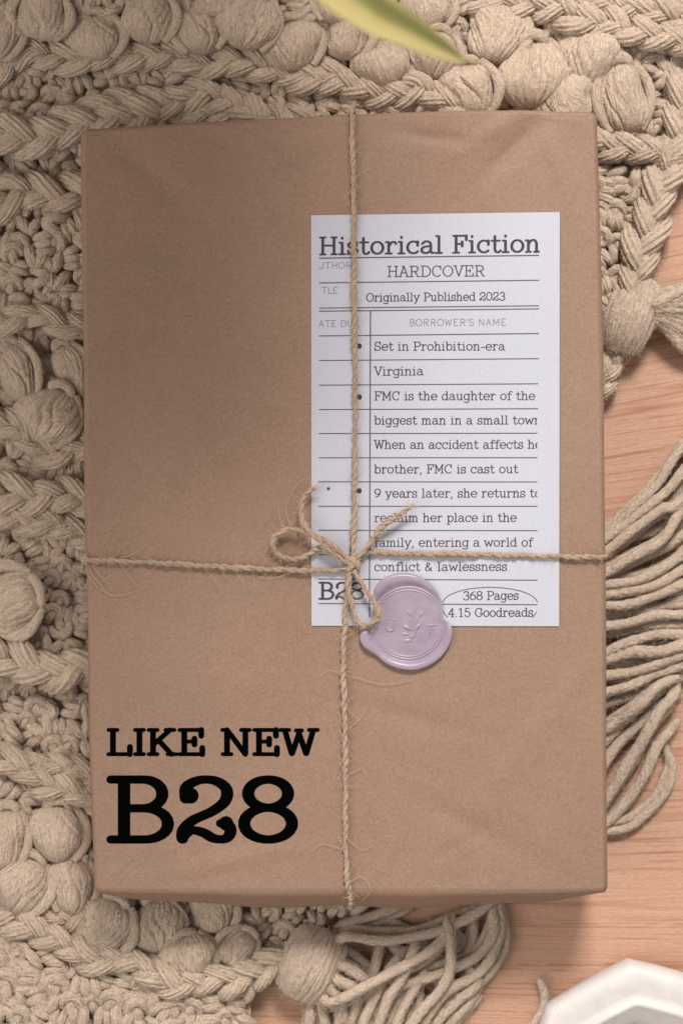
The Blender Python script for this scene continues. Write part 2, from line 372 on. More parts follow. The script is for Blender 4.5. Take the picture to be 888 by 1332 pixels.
# ------------------------------------------------------------------ stroke lettering (slab typewriter face)
def arc(cx, cy, rx, ry, a0, a1, n=22):
    t = np.radians(np.linspace(a0, a1, n)); return [(cx + rx * math.cos(x), cy + ry * math.sin(x)) for x in t]
def sp(*pts, n=22): return [tuple(p) for p in spline(np.array(pts), n)]
GL = {}
def G(ch, adv, strokes, serifs=()): GL[ch] = (adv, [list(s) for s in strokes], [list(s) for s in serifs])
def S(x, y, h=.13): return [(x - h, y), (x + h, y)]
G('H', .95, [[(.2, 0), (.2, 1)], [(.75, 0), (.75, 1)], [(.2, .52), (.75, .52)]], [S(.2, 0), S(.2, 1), S(.75, 0), S(.75, 1)])
G('F', .78, [[(.2, 0), (.2, 1)], [(.2, 1), (.70, 1)], [(.2, .52), (.5, .52)]], [[(.06, 1), (.2, 1)], [(.70, 1), (.70, .76)], [(.5, .64), (.5, .40)], S(.2, 0, .15)])
G('E', .84, [[(.2, 0), (.2, 1)], [(.2, 1), (.70, 1)], [(.2, .52), (.5, .52)], [(.2, 0), (.73, 0)]], [[(.06, 1), (.2, 1)], [(.06, 0), (.2, 0)], [(.70, 1), (.70, .76)], [(.5, .64), (.5, .40)], [(.73, 0), (.73, .26)]])
G('L', .78, [[(.2, 0), (.2, 1)], [(.2, 0), (.7, 0)]], [S(.2, 1), [(.06, 0), (.2, 0)], [(.7, 0), (.7, .3)]])
G('I', .4, [[(.2, 0), (.2, 1)]], [S(.2, 0), S(.2, 1)])
G('T', .84, [[(.42, 0), (.42, 1)], [(.05, 1), (.79, 1)]], [[(.05, 1), (.05, .75)], [(.79, 1), (.79, .75)], S(.42, 0, .16)])
G('C', .88, [arc(.47, .5, .38, .5, 48, 312)], [[(.75, .98), (.75, .66)]])
G('G', .94, [arc(.47, .5, .38, .5, 48, 330), [(.80, .42), (.80, .22)]], [[(.75, .98), (.75, .66)], [(.58, .42), (.9, .42)]])
G('O', .92, [arc(.46, .5, .38, .5, 0, 360, 36)])
G('D', .9, [[(.2, 0), (.2, 1)], [(.2, 1)] + arc(.42, .5, .4, .5, 90, -90) + [(.2, 0)]], [[(.06, 1), (.2, 1)], [(.06, 0), (.2, 0)]])
G('P', .8, [[(.2, 0), (.2, 1)], [(.2, 1)] + arc(.45, .73, .29, .27, 90, -90) + [(.2, .46)]], [[(.06, 1), (.2, 1)], S(.2, 0, .15)])
G('R', .9, [[(.2, 0), (.2, 1)], [(.2, 1)] + arc(.45, .74, .27, .26, 90, -90) + [(.2, .48)], sp((.42, .48), (.58, .3), (.66, .08), (.74, 0))], [[(.06, 1), (.2, 1)], S(.2, 0, .14), [(.74, 0), (.86, 0)]])
G('B', .84, [[(.2, 0), (.2, 1)], [(.2, 1)] + arc(.44, .76, .24, .24, 90, -90) + [(.2, .52)], [(.2, .52)] + arc(.46, .26, .29, .26, 90, -90) + [(.2, 0)]], [[(.03, 1), (.2, 1)], [(.03, 0), (.2, 0)]])
G('A', .84, [[(.12, 0), (.42, 1)], [(.42, 1), (.72, 0)], [(.24, .36), (.6, .36)]], [S(.12, 0), S(.72, 0), [(.28, 1), (.42, 1)]])
G('V', .84, [[(.12, 1), (.42, 0)], [(.42, 0), (.72, 1)]], [S(.12, 1), S(.72, 1)])
G('W', 1.08, [[(.12, 1), (.33, 0)], [(.33, 0), (.54, .86)], [(.54, .86), (.75, 0)], [(.75, 0), (.96, 1)]], [S(.12, 1), S(.96, 1), S(.54, .98, .09)])
G('M', 1.06, [[(.2, 0), (.2, 1)], [(.2, 1), (.53, .22)], [(.53, .22), (.86, 1)], [(.86, 1), (.86, 0)]], [S(.2, 0), S(.86, 0), [(.06, 1), (.2, 1)], [(.86, 1), (1, 1)]])
G('N', .94, [[(.2, 0), (.2, 1)], [(.2, 1), (.74, 0)], [(.74, 0), (.74, 1)]], [S(.2, 0), S(.74, 1), [(.06, 1), (.2, 1)]])
G('K', .92, [[(.2, 0), (.2, 1)], [(.70, 1), (.2, .38)], [(.36, .58), (.74, 0)]], [S(.2, 0), S(.2, 1), S(.70, 1), S(.76, 0)])
G('U', .94, [[(.2, 1), (.2, .3)] + arc(.47, .3, .27, .3, 180, 360) + [(.74, 1)]], [S(.2, 1), S(.74, 1)])
G('S', .76, [arc(.37, .745, .26, .255, 25, 270) + arc(.37, .245, .29, .245, 90, -155)[1:]], [[(.62, .98), (.62, .72)], [(.09, .02), (.09, .3)]])
G('0', .74, [arc(.36, .5, .3, .5, 0, 360, 36)])
G('1', .74, [[(.38, 0), (.38, 1)]], [[(.38, 1), (.18, .86)], S(.38, 0, .18)])
G('2', .78, [sp((.13, .70), (.14, .88), (.30, .99), (.50, .98), (.64, .84), (.62, .64), (.46, .47), (.22, .32), (.10, .16), (.09, .03), n=44),
             sp((.09, .05), (.20, .15), (.34, .12), (.48, .02), (.62, .01), (.69, .12), (.66, .25), (.56, .27), n=30)])
G('3', .74, [arc(.35, .74, .25, .26, 160, -90), arc(.35, .25, .29, .27, 90, -160)])
G('4', .76, [[(.5, 0), (.5, 1)], [(.5, 1), (.06, .3)], [(.06, .3), (.7, .3)]], [S(.5, 0)])
G('5', .74, [[(.6, 1), (.17, 1)], [(.17, 1), (.14, .55)], arc(.35, .32, .29, .32, 130, -160)])
G('6', .74, [arc(.37, .31, .28, .31, 0, 360, 30), sp((.58, .97), (.3, .85), (.13, .58), (.09, .31))])
G('8', .78, [arc(.38, .765, .25, .235, 0, 360, 34), arc(.38, .265, .30, .265, 0, 360, 34)])
G('9', .74, [arc(.37, .69, .28, .31, 0, 360, 30), sp((.16, .03), (.44, .15), (.61, .42), (.65, .69))])
G('a', .74, [sp((.12, .56), (.3, .7), (.5, .62), (.54, .45)) + [(.54, .12)] + sp((.54, .12), (.6, .01), (.7, .02), n=8), sp((.54, .40), (.3, .39), (.11, .28), (.12, .08), (.28, 0), (.46, .07), (.54, .2))])
G('b', .74, [[(.16, 0), (.16, 1)], arc(.4, .35, .26, .35, 0, 360)], [[(.03, 1), (.16, 1)]])
G('c', .68, [arc(.37, .35, .29, .35, 45, 315)], [[(.58, .68), (.58, .46)]])
G('d', .76, [arc(.34, .35, .26, .35, 0, 360), [(.58, 0), (.58, 1)]], [[(.45, 1), (.58, 1)], [(.58, 0), (.72, 0)]])
G('e', .72, [arc(.37, .35, .29, .35, 3, 318), [(.08, .36), (.66, .36)]])
G('f', .52, [[(.24, 0), (.24, .72)] + sp((.24, .72), (.3, .95), (.45, 1.0), (.56, .92), n=12), [(.05, .68), (.48, .68)]], [S(.24, 0, .15)])
G('g', .74, [arc(.34, .36, .26, .33, 0, 360), [(.58, .68), (.58, -.03)] + sp((.58, -.03), (.5, -.26), (.3, -.3), (.1, -.22), n=14)], [[(.58, .68), (.72, .68)]])
G('h', .78, [[(.18, 0), (.18, 1)], sp((.18, .42), (.3, .64), (.47, .7), (.58, .52)) + [(.58, 0)]], [[(.05, 1), (.18, 1)], S(.18, 0, .12), S(.58, 0, .12)])
G('i', .42, [[(.2, 0), (.2, .68)], [(.2, .93), (.2, .96)]], [[(.06, .68), (.2, .68)], S(.2, 0, .15)])
G('l', .42, [[(.2, 0), (.2, 1)]], [[(.06, 1), (.2, 1)], S(.2, 0, .15)])
G('m', 1.1, [[(.18, 0), (.18, .68)], sp((.18, .42), (.28, .64), (.42, .7), (.53, .52)) + [(.53, 0)], sp((.53, .42), (.64, .64), (.78, .7), (.89, .52)) + [(.89, 0)]], [[(.05, .68), (.18, .68)], S(.18, 0, .11), S(.53, 0, .11), S(.89, 0, .11)])
G('n', .78, [[(.18, 0), (.18, .68)], sp((.18, .42), (.3, .64), (.47, .7), (.58, .52)) + [(.58, 0)]], [[(.05, .68), (.18, .68)], S(.18, 0, .12), S(.58, 0, .12)])
G('o', .72, [arc(.36, .35, .28, .35, 0, 360)])
G('p', .76, [[(.18, -.3), (.18, .68)], arc(.42, .35, .25, .35, 0, 360)], [[(.05, .68), (.18, .68)], S(.18, -.3, .14)])
G('r', .62, [[(.2, 0), (.2, .68)], sp((.2, .42), (.32, .63), (.46, .69), (.56, .58))], [[(.06, .68), (.2, .68)], S(.2, 0, .15)])
G('s', .6, [arc(.29, .525, .2, .175, 25, 270) + arc(.29, .175, .225, .175, 90, -155)[1:]], [[(.48, .69), (.48, .5)], [(.08, .01), (.08, .2)]])
G('t', .54, [[(.22, .93), (.22, .15)] + sp((.22, .15), (.28, .01), (.4, 0), (.5, .1), n=10), [(.05, .68), (.46, .68)]])
G('u', .78, [[(.18, .68), (.18, .2)] + sp((.18, .2), (.24, .02), (.38, 0), (.5, .08), (.58, .22), n=14), [(.58, .68), (.58, 0)]], [[(.05, .68), (.18, .68)], [(.45, .68), (.58, .68)], [(.58, 0), (.7, 0)]])
G('w', .98, [[(.1, .68), (.29, 0)], [(.29, 0), (.49, .6)], [(.49, .6), (.69, 0)], [(.69, 0), (.88, .68)]], [S(.1, .68, .1), S(.88, .68, .1)])
G('y', .74, [[(.12, .68), (.37, 0)], [(.62, .68), (.37, 0)] + sp((.37, 0), (.28, -.24), (.1, -.28), n=10)], [S(.12, .68, .11), S(.62, .68, .11)])
G('&', .86, [sp((.74, 0), (.45, .3), (.22, .66), (.28, .92), (.46, .92), (.48, .72), (.2, .46), (.1, .2), (.26, 0), (.5, .06), (.7, .4), n=50)])
G(',', .32, [[(.15, .04), (.16, -.02), (.08, -.17)]]); G('.', .32, [[(.15, .02), (.16, .04)]])
G('-', .5, [[(.08, .34), (.42, .34)]]); G("'", .28, [[(.14, 1), (.12, .74)]])
INKN = [0]
def stroke_mesh(mb, pts, wmin, wmax, off):
    """one pen stroke on the paper, pts in photo pixels; thick where it runs up and down"""
    pts = np.asarray(pts, float)
    seg = np.linalg.norm(np.diff(pts, axis=0), axis=1); Ltot = seg.sum()
    if Ltot < 1e-6: return
    d = np.r_[0, np.cumsum(seg)]; m = max(3, int(Ltot / max(1.2, wmax * .35)) + 2, min(len(pts), 60)); T = np.linspace(0, Ltot, m)
    p = np.stack([np.interp(T, d, pts[:, 0]), np.interp(T, d, pts[:, 1])], 1)
    t = np.gradient(p, axis=0); t /= np.maximum(np.linalg.norm(t, axis=1), 1e-9)[:, None]; nr = np.stack([-t[:, 1], t[:, 0]], 1)
    w = (wmin + (wmax - wmin) * np.abs(t[:, 1]) ** 1.3) / 2
    # rounded ends: fan points in
    a = np.linspace(-np.pi / 2, np.pi / 2, 7)[1:-1]
    L = p + nr * w[:, None]; R = p - nr * w[:, None]
    capS = [p[0] - t[0] * w[0] * math.cos(x) + nr[0] * w[0] * math.sin(x) for x in a[::-1]]
    capE = [p[-1] + t[-1] * w[-1] * math.cos(x) + nr[-1] * w[-1] * math.sin(x) for x in a]
    INKN[0] += 1; z = off + (INKN[0] % 24) * 1.5e-6
    allp = np.vstack([L, R, np.array(capS), np.array(capE)])
    V = PA(allp, top_z(allp[:, 0], allp[:, 1]) + z)
    i = np.arange(m - 1); q = np.stack([i, m + i, m + i + 1, i + 1], 1)
    tr = []; c0 = 2 * m; ring = [0] + list(range(c0, c0 + len(a))) + [m]
    for k in range(1, len(ring) - 1): tr.append((ring[0], ring[k], ring[k + 1]))
    c1 = c0 + len(a); ring = [2 * m - 1] + list(range(c1, c1 + len(a))) + [m - 1]
    for k in range(1, len(ring) - 1): tr.append((ring[0], ring[k], ring[k + 1]))
    mb.add(V, q, tr)
def clip_poly(pts, lo, hi):
    pts = np.asarray(pts, float); seg = np.linalg.norm(np.diff(pts, axis=0), axis=1); d = np.r_[0, np.cumsum(seg)]
    n = max(4, int(d[-1] * 3)); T = np.linspace(0, d[-1], n); p = np.stack([np.interp(T, d, pts[:, 0]), np.interp(T, d, pts[:, 1])], 1)
    ok = (p[:, 0] >= lo) & (p[:, 0] <= hi); out = []; cur = []
    for k in range(n):
        if ok[k]: cur.append(p[k])
        elif cur: out.append(cur); cur = []
    if cur: out.append(cur)
    return [c for c in out if len(c) > 1]
def text(mb, s, x0, x1, yb0, yb1, cap, wmin, wmax, off, serif=True, lo=None, hi=None, natural_to=None):
    """set s from x0 to x1 (photo px), baseline from yb0 to yb1"""
    adv = [GL[c][0] if c != ' ' else .42 for c in s]; nat = sum(adv) - .12
    sx = (x1 - x0) / nat; cx = -.06
    for c, a in zip(s, adv):
        if c != ' ':
            for k, st in enumerate(GL[c][1] + (GL[c][2] if serif else [])):
                q = np.array([(x0 + (cx + u) * sx, 0, v) for u, v in st])
                px = q[:, 0]; py = yb0 + (yb1 - yb0) * (px - x0) / (x1 - x0) - q[:, 2] * cap
                pl = np.stack([px, py], 1)
                if len(pl) == 2 and abs(pl[1, 1] - pl[0, 1]) > 1.5 * abs(pl[1, 0] - pl[0, 0]) and k < len(GL[c][1]):
                    dd = pl[1] - pl[0]; dd = dd / np.linalg.norm(dd) * (wmax - wmin) * .5; pl = np.array([pl[0] + dd, pl[1] - dd])
                for part in ([pl] if lo is None else clip_poly(pl, lo, hi)): stroke_mesh(mb, part, wmin, wmax, off)
        cx += a
    return mb
def ball(mb, x, y, r, off):
    a = np.linspace(0, 2 * np.pi, 20, endpoint=False); INKN[0] += 1
    p = np.vstack([[x, y], np.stack([x + r * np.cos(a), y + r * np.sin(a)], 1)])
    V = PA(p, top_z(p[:, 0], p[:, 1]) + off + (INKN[0] % 24) * 1.5e-6); i = np.arange(20)
    mb.add(V, None, np.stack([np.zeros(20, int), 1 + (i + 1) % 20, 1 + i], 1))

def parcel_print():
    OFF = 6e-5
    a = MB(); text(a, "LIKE NEW", 141, 410, 981, 981, 31.5, 5.2, 7.7, OFF)
    b = MB(); text(b, "B28", 147, 384, 1092, 1092, 78, 10.8, 16.2, OFF)
    ball(b, 248, 1035, 10.5, OFF); ball(b, 294, 1071, 9.5, OFF)
    for m in (a, b):
        o = m.build("printed_text", BLACK, PARCEL, smooth=False); o.location = (0, 0, -0.011)
parcel_print()

# ------------------------------------------------------------------ borrower's card
def build_card():
    root = empty("library_card", (P(566, 545, ZTOP)))
    tag(root, "white printed library borrower's card with typewriter notes, tucked under the twine on the parcel", "card")
    L = root.location
    mb = MB(); nu, nv = 40, 60
    u, v = np.meshgrid(np.linspace(0, 1, nu), np.linspace(0, 1, nv), indexing='ij')
    tl, tr, br, bl = (404.5, 280), (727.5, 275.8), (726.6, 814.6), (405, 814)
    px = (tl[0] * (1 - u) + tr[0] * u) * (1 - v) + (bl[0] * (1 - u) + br[0] * u) * v
    py = (tl[1] * (1 - u) + tr[1] * u) * (1 - v) + (bl[1] * (1 - u) + br[1] * u) * v
    f = np.stack([px.ravel(), py.ravel()], 1); z = top_z(f[:, 0], f[:, 1])
    i, j = np.meshgrid(np.arange(nu - 1), np.arange(nv - 1), indexing='ij')
    A = (i * nv + j).ravel(); q = np.stack([A, A + 1, A + nv + 1, A + nv], 1)
    n = len(f); top = PA(f, z + 0.00042); bot = PA(f, z + 0.00010)
    mb.add(top, q); mb.add(bot, q[:, ::-1])
    rim = [k for k in range(nv)] + [k * nv + nv - 1 for k in range(1, nu)] + [(nu - 1) * nv + k for k in range(nv - 2, -1, -1)] + [k * nv for k in range(nu - 2, 0, -1)]
    rv = np.vstack([top[rim], bot[rim]]); m = len(rim); k = np.arange(m)
    mb.add(rv, np.stack([k, k + m, (k + 1) % m + m, (k + 1) % m], 1))
    def put(m, name, mat, smooth=True):
        o = m.build(name, mat, root, smooth); o.location = -L; return o
    put(mb, "card_sheet", CARD, False)
    OFF = 0.00047
    def line(s, x0, x1, ya, yb, cap, wmin, wmax, mat=INK, **kw): put(text(MB(), s, x0, x1, ya, yb, cap, wmin, wmax, OFF, **kw), "text_line", mat, False)
    line("Historical Fiction", 416, 701, 331, 327.3, 22, 2.5, 3.7)
    line("AUTHOR", 405, 457, 350, 349, 8.2, 0.75, 0.8, INK_SOFT, serif=False, lo=415, hi=470)
    line("HARDCOVER", 504, 630, 360, 359, 13.6, 1.15, 1.5)
    line("TITLE", 408, 439, 382, 381.6, 8, 0.75, 0.8, INK_SOFT, serif=False, lo=417, hi=470)
    line("Originally Published 2023", 476.5, 656.5, 392, 390.5, 10.4, 1.05, 1.4)
    line("DATE DUE", 406, 467, 425.3, 424.8, 8.2, 0.75, 0.8, INK_SOFT, serif=False, lo=414, hi=470)
    line("BORROWER'S NAME", 532, 658, 424, 423.2, 8.6, 0.75, 0.8, INK_SOFT, serif=False)
    for s, x1, y, hi in (("Set in Prohibition-era", 656, 455.8, None), ("Virginia", 550, 488.2, None), ("FMC is the daughter of the", 695, 520.4, None), ("biggest man in a small town", 703, 552, 698), ("When an accident affects her", 711, 583.6, 698),
                         ("brother, FMC is cast out", 673, 615.6, None), ("9 years later, she returns to", 703, 647, 698), ("reclaim her place in the", 671, 678.8, None), ("family, entering a world of", 692, 711, None), ("conflict & lawlessness", 658.5, 742.6, None)):
        line(s, 487, x1, y, y - .4, 10.9, 1.05, 1.45, **({} if hi is None else dict(lo=480, hi=hi)))
    line("B28", 416, 472.5, 779, 779, 21, 2.5, 3.6)
    line("368 Pages", 602.5, 673.5, 780.3, 779.8, 10.9, 1.05, 1.45)
    line("4.15 Goodreads", 583, 692.5, 802.3, 801.8, 10.9, 1.05, 1.45)
    r = MB()
    for xa, xb, ya, yb, w in ((415.5, 700, 335.8, 332.2, 1.5), (415.5, 700, 368, 364.5, 1.3), (415.5, 700, 400.8, 397.7, 1.3), (415.5, 700, 404.8, 401.8, 1.3), (415.5, 700, 437, 433.8, 1.3), (415.5, 700, 469, 466.5, 1.2),
                              (415.5, 699, 501, 499.2, 1.2), (415.5, 699, 532.8, 531.6, 1.2), (415, 698, 564, 563.5, 1.2), (415, 698, 595.5, 595.3, 1.2), (414.5, 698, 626.7, 626.9, 1.2), (414.5, 698, 658.6, 658.6, 1.2),
                              (414.5, 698, 689.7, 690.3, 1.2), (414.5, 698, 721.6, 722.6, 1.2), (414.5, 698, 753.2, 754.7, 1.2), (414.5, 698, 785, 786.6, 1.2)):
        stroke_mesh(r, [(xa, ya), (xb, yb)], w, w, OFF)
    stroke_mesh(r, [(481.6, 405), (480.2, 802)], 1.5, 1.5, OFF)
    put(r, "ruling", INK_RULE, False)
    e = MB(); stroke_mesh(e, arc(637, 785, 61.5, 21, 5, 175, 40)[::1] and [(x, 2 * 785 - y) for x, y in arc(637, 785, 61.5, 21, 5, 175, 40)], 1.1, 1.1, OFF)
    stroke_mesh(e, [(575, 793), (578, 799), (582, 803)], 1.1, 1.1, OFF); stroke_mesh(e, [(697, 796), (695, 800), (692, 803)], 1.1, 1.1, OFF)
    put(e, "oval_outline", INK_RULE, False)
    for x, y, rad in ((467, 450, 3.4), (467, 516.5, 3.6), (467, 638.5, 3.4), (427, 635.6, 2.0)):
        b = MB(); ball(b, x, y, rad, OFF); put(b, "bullet_dot", INK, False)
    return root
build_card()

# ------------------------------------------------------------------ jute twine
def px3(pts):
    """(px, py, height over parcel top in mm)"""
    return np.array([P(a, b, float(top_z(a, b)) + c * 0.001) for a, b, c in pts])
def cord(mb, C3, rad=0.00103, n_per_m=1500, phase=0.0, pitch=0.0062, taper=None):
    d = np.linalg.norm(np.diff(C3, axis=0), axis=1).sum(); n = max(12, int(d * n_per_m)); C = spline(C3, n)
    T, N, B = frames(C); s = np.linspace(0, d, n)
    wig = 0.00012
    C = C + N * (np.sin(s * 420 + phase)[:, None] * wig) + B * (np.sin(s * 610 + 2 * phase)[:, None] * wig)
    rv = rad * (1 + 0.10 * np.sin(s * 90 + 3 * phase) + 0.13 * np.sin(s * 330 + phase) + 0.07 * np.sin(s * 1130 + 2.2 * phase))
    if taper is not None: rv = rv * np.interp(s / d, *taper)
    for k in range(2):
        a = 2 * np.pi * s / pitch + np.pi * k + phase + 0.9 * np.sin(s * 170 + phase) + .5 * np.sin(s * 390)
        off = (N * np.cos(a)[:, None] + B * np.sin(a)[:, None]) * (rv * 0.40)[:, None]
        tube(mb, C + off, rv * 0.64, 16, ridges=6, depth=0.12, twist=700)
    return C
def hair(mb, C, r): tube(mb, C, r * np.linspace(1, .5, len(C)), 3, closed_ends=False)
def stray(mb, C, count, lmin, lmax, spread=1.0, r=0.000035):
    n = len(C); T, N, B = frames(C)
    for _ in range(count):
        i = random.randrange(n); L = random.uniform(lmin, lmax); a = random.uniform(0, 6.28)
        d = N[i] * math.cos(a) + B[i] * math.sin(a); d[2] = abs(d[2]) * 0.5 + 0.05
        t = T[i] * random.choice((-1, 1)); p0 = C[i]; bend = RS.uniform(-1, 1, 3) * [1, 1, .25]
        q = np.linspace(0, 1, 7)[:, None]
        pts = p0 + t * L * q * random.uniform(.3, 1) + d * L * spread * q * random.uniform(.1, .7) + bend * L * .5 * q ** 2
        # a loose fibre cannot sink into the parcel's top
        inside = (np.abs(pts[:, 0]) < 0.081) & (np.abs(pts[:, 1]) < 0.122)
        pts[:, 2] = np.where(inside, np.maximum(pts[:, 2], ZTOP + 0.00075), pts[:, 2])
        hair(mb, pts, r)
def build_twine():
    root = empty("jute_twine", P(458, 730, ZTOP)); L = root.location
    tag(root, "tan jute twine tied crosswise round the parcel with a small frayed bow", "twine")
    def put(m, name, mat): o = m.build(name, mat, root); o.location = -L; return o
    fz = MB(); H = 1.25
    side = 0.0012
    paths = []
    # over the far edge, down the face, to the knot
    c = px3([(458, 144, H), (457.5, 158, H + .2), (458.5, 200, H), (460, 280, H + .3), (460.5, 400, H + .4), (462, 520, H + .4), (461, 640, H + .5), (460, 700, H + .9), (459, 724, H + 1.5)])
    far = np.array([[c[0][0], -(139 - 666) * K, ZTOP - 0.028], [c[0][0], -(139 - 666) * K, ZTOP - 0.012], [c[0][0], -(139.5 - 666) * K, ZTOP - 0.003]])
    paths.append(("cord", np.vstack([far, c])))
    c = px3([(455, 738, H + 1.5), (452, 760, H + .6), (449, 800, H + .2), (446, 860, H), (448, 930, H), (449, 1010, H), (449, 1090, H), (452, 1150, H - .2)])
    near = np.array([[(455 - 444) * K, -(1163.5 - 666) * K, ZTOP - 0.0015], [(456 - 444) * K, -(1181 - 666) * K, ZTOP - 0.007], [(456 - 444) * K, -(1190 - 666) * K, ZTOP - 0.0145], [(456 - 444) * K, -(1181 - 666) * K, ZTOP - 0.024]])
    paths.append(("cord", np.vstack([c, near])))
    c = px3([(113, 728, H - .1), (130, 729, H), (200, 732, H), (280, 737, H), (360, 741, H), (430, 742, H + .6), (455, 738, H + 1.5)])
    west = np.array([[(109.5 - 444) * K, -(727 - 666) * K, ZTOP - 0.025], [(109.5 - 444) * K, -(727 - 666) * K, ZTOP - 0.01], [(110.5 - 444) * K, -(727.5 - 666) * K, ZTOP - 0.0025]])
    paths.append(("cord", np.vstack([west, c])))
    c = px3([(461, 726, H + 1.5), (476, 719, H + .7), (520, 720, H + .3), (600, 721, H + .3), (700, 723.5, H), (765, 725, H), (781, 725, H - .1)])
    east = np.array([[(788.5 - 444) * K, -(724 - 666) * K, ZTOP - 0.0025], [(790 - 444) * K, -(723 - 666) * K, ZTOP - 0.01], [(790 - 444) * K, -(723 - 666) * K, ZTOP - 0.025]])
    paths.append(("cord", np.vstack([c, east])))
    z = lambda zx, zy, h: (330 + .338 * zx, 600 + .338 * zy, h)
    paths.append(("bow_loop", px3([z(378, 395, 3.2), z(320, 335, 4.2), z(230, 285, 4.6), z(140, 262, 4.2), z(80, 290, 3.4), z(78, 335, 2.6), z(105, 366, 2.0), z(155, 378, 1.8), z(210, 358, 2.2), z(262, 336, 2.6), z(330, 365, 3.0), z(370, 395, 3.0)])))
    paths.append(("bow_loop", px3([z(368, 408, 3.2), z(364, 480, 2.6), z(378, 560, 2.4), z(402, 618, 2.6), z(432, 632, 3.0), z(466, 614, 4.2), z(480, 582, 4.6), z(455, 530, 4.2), z(420, 480, 3.6), z(385, 420, 3.2)])))
    paths.append(("loose_end", px3([z(372, 400, 3.4), z(300, 350, 4.4), z(240, 296, 5.0), z(196, 245, 4.6), z(182, 200, 4.0), z(190, 150, 3.8), z(212, 118, 4.0), z(232, 104, 4.2)])))
    paths.append(("loose_end", px3([z(385, 395, 3.0), z(425, 345, 3.4), z(462, 290, 3.8), z(510, 240, 4.6), z(560, 205, 5.2), z(602, 180, 5.4)])))
    for k, (nm, C3) in enumerate(paths):
        m = MB(); tp = None
        if nm == "loose_end": tp = ([0, .85, 1], [1, 1, .8])
        C = cord(m, C3, 0.00088 if nm == "cord" else 0.00084, phase=k * 1.3, taper=tp); put(m, nm, JUTE)
        stray(fz, C[8:-8], int(900 * len(C) / 300) + 90, 0.0010, 0.0036, r=0.00006); stray(fz, C[8:-8], int(70 * len(C) / 300) + 6, 0.004, 0.009, r=0.000045)
        if nm != "cord": stray(fz, C[4:-4], 90, 0.0015, 0.007, r=0.00005)
        if nm == "loose_end":
            for _ in range(40):
                e = C[-1]; t = C[-1] - C[-4]; t /= np.linalg.norm(t); dd = t + RS.normal(0, .45, 3) * [1, 1, .5]; q = np.linspace(0, 1, 5)[:, None]
                hair(fz, e - t * .001 + dd * random.uniform(.001, .0035) * q, 0.00005)
    kn = MB()
    for k, (dx, dy, rot) in enumerate(((0, 0, .5), (-2, 3, 2.0), (2, 1, 1.15))):
        a = np.linspace(0.1, 5.9, 14); c3 = []
        for x in a:
            u = 8.5 * math.cos(x); w = 1.25 * math.sin(x); off = 3.0 * (x / 6 - .5)
            c3.append((459 + dx + u * math.cos(rot) - off * math.sin(rot), 731 + dy + u * math.sin(rot) + off * math.cos(rot), 2.7 + w))
        cord(kn, px3(c3), 0.00095, phase=k)
    put(kn, "knot", JUTE)
    # big loose fibres seen in the photograph
    for pts in ([(112, 735, .5), (116, 750, .9), (130, 766, 1.0), (150, 774, 1.0), (175, 770, 1), (192, 762, 1)], [(116, 742, .8), (130, 760, .9), (145, 775, .9), (165, 773, .9)], [(120, 735, 1), (135, 752, 1), (150, 745, 1)],
                [(150, 728, 1.2), (175, 720, 1.2), (190, 708, 1.3)], [(452, 1150, 1.2), (470, 1140, 1.2), (482, 1158, 1), (470, 1172, .5)], [(450, 1090, 1), (470, 1105, 1), (485, 1100, 1)], [(450, 1010, 1), (470, 1000, 1.2), (478, 1012, 1)],
                [(452, 880, 1), (430, 872, 1), (415, 880, 1)], [(446, 1105, 1), (420, 1098, 1), (405, 1108, 1)], [(380, 690, 1.5), (372, 660, 2), (388, 628, 2.2), (404, 622, 2.2)], [(385, 700, 2), (366, 680, 2), (362, 660, 2)],
                [(392, 742, 1.2), (352, 752, 1), (330, 748, 1)], [(458, 880, 1), (500, 890, 1), (540, 884, 1)], [(450, 950, 1), (468, 935, 1), (480, 915, 1.4)]):
        hair(fz, spline(px3(pts), 16), 0.00008)
    o = put(fz, "loose_fibre", FIBRE); tag(o, kind='stuff')
build_twine()

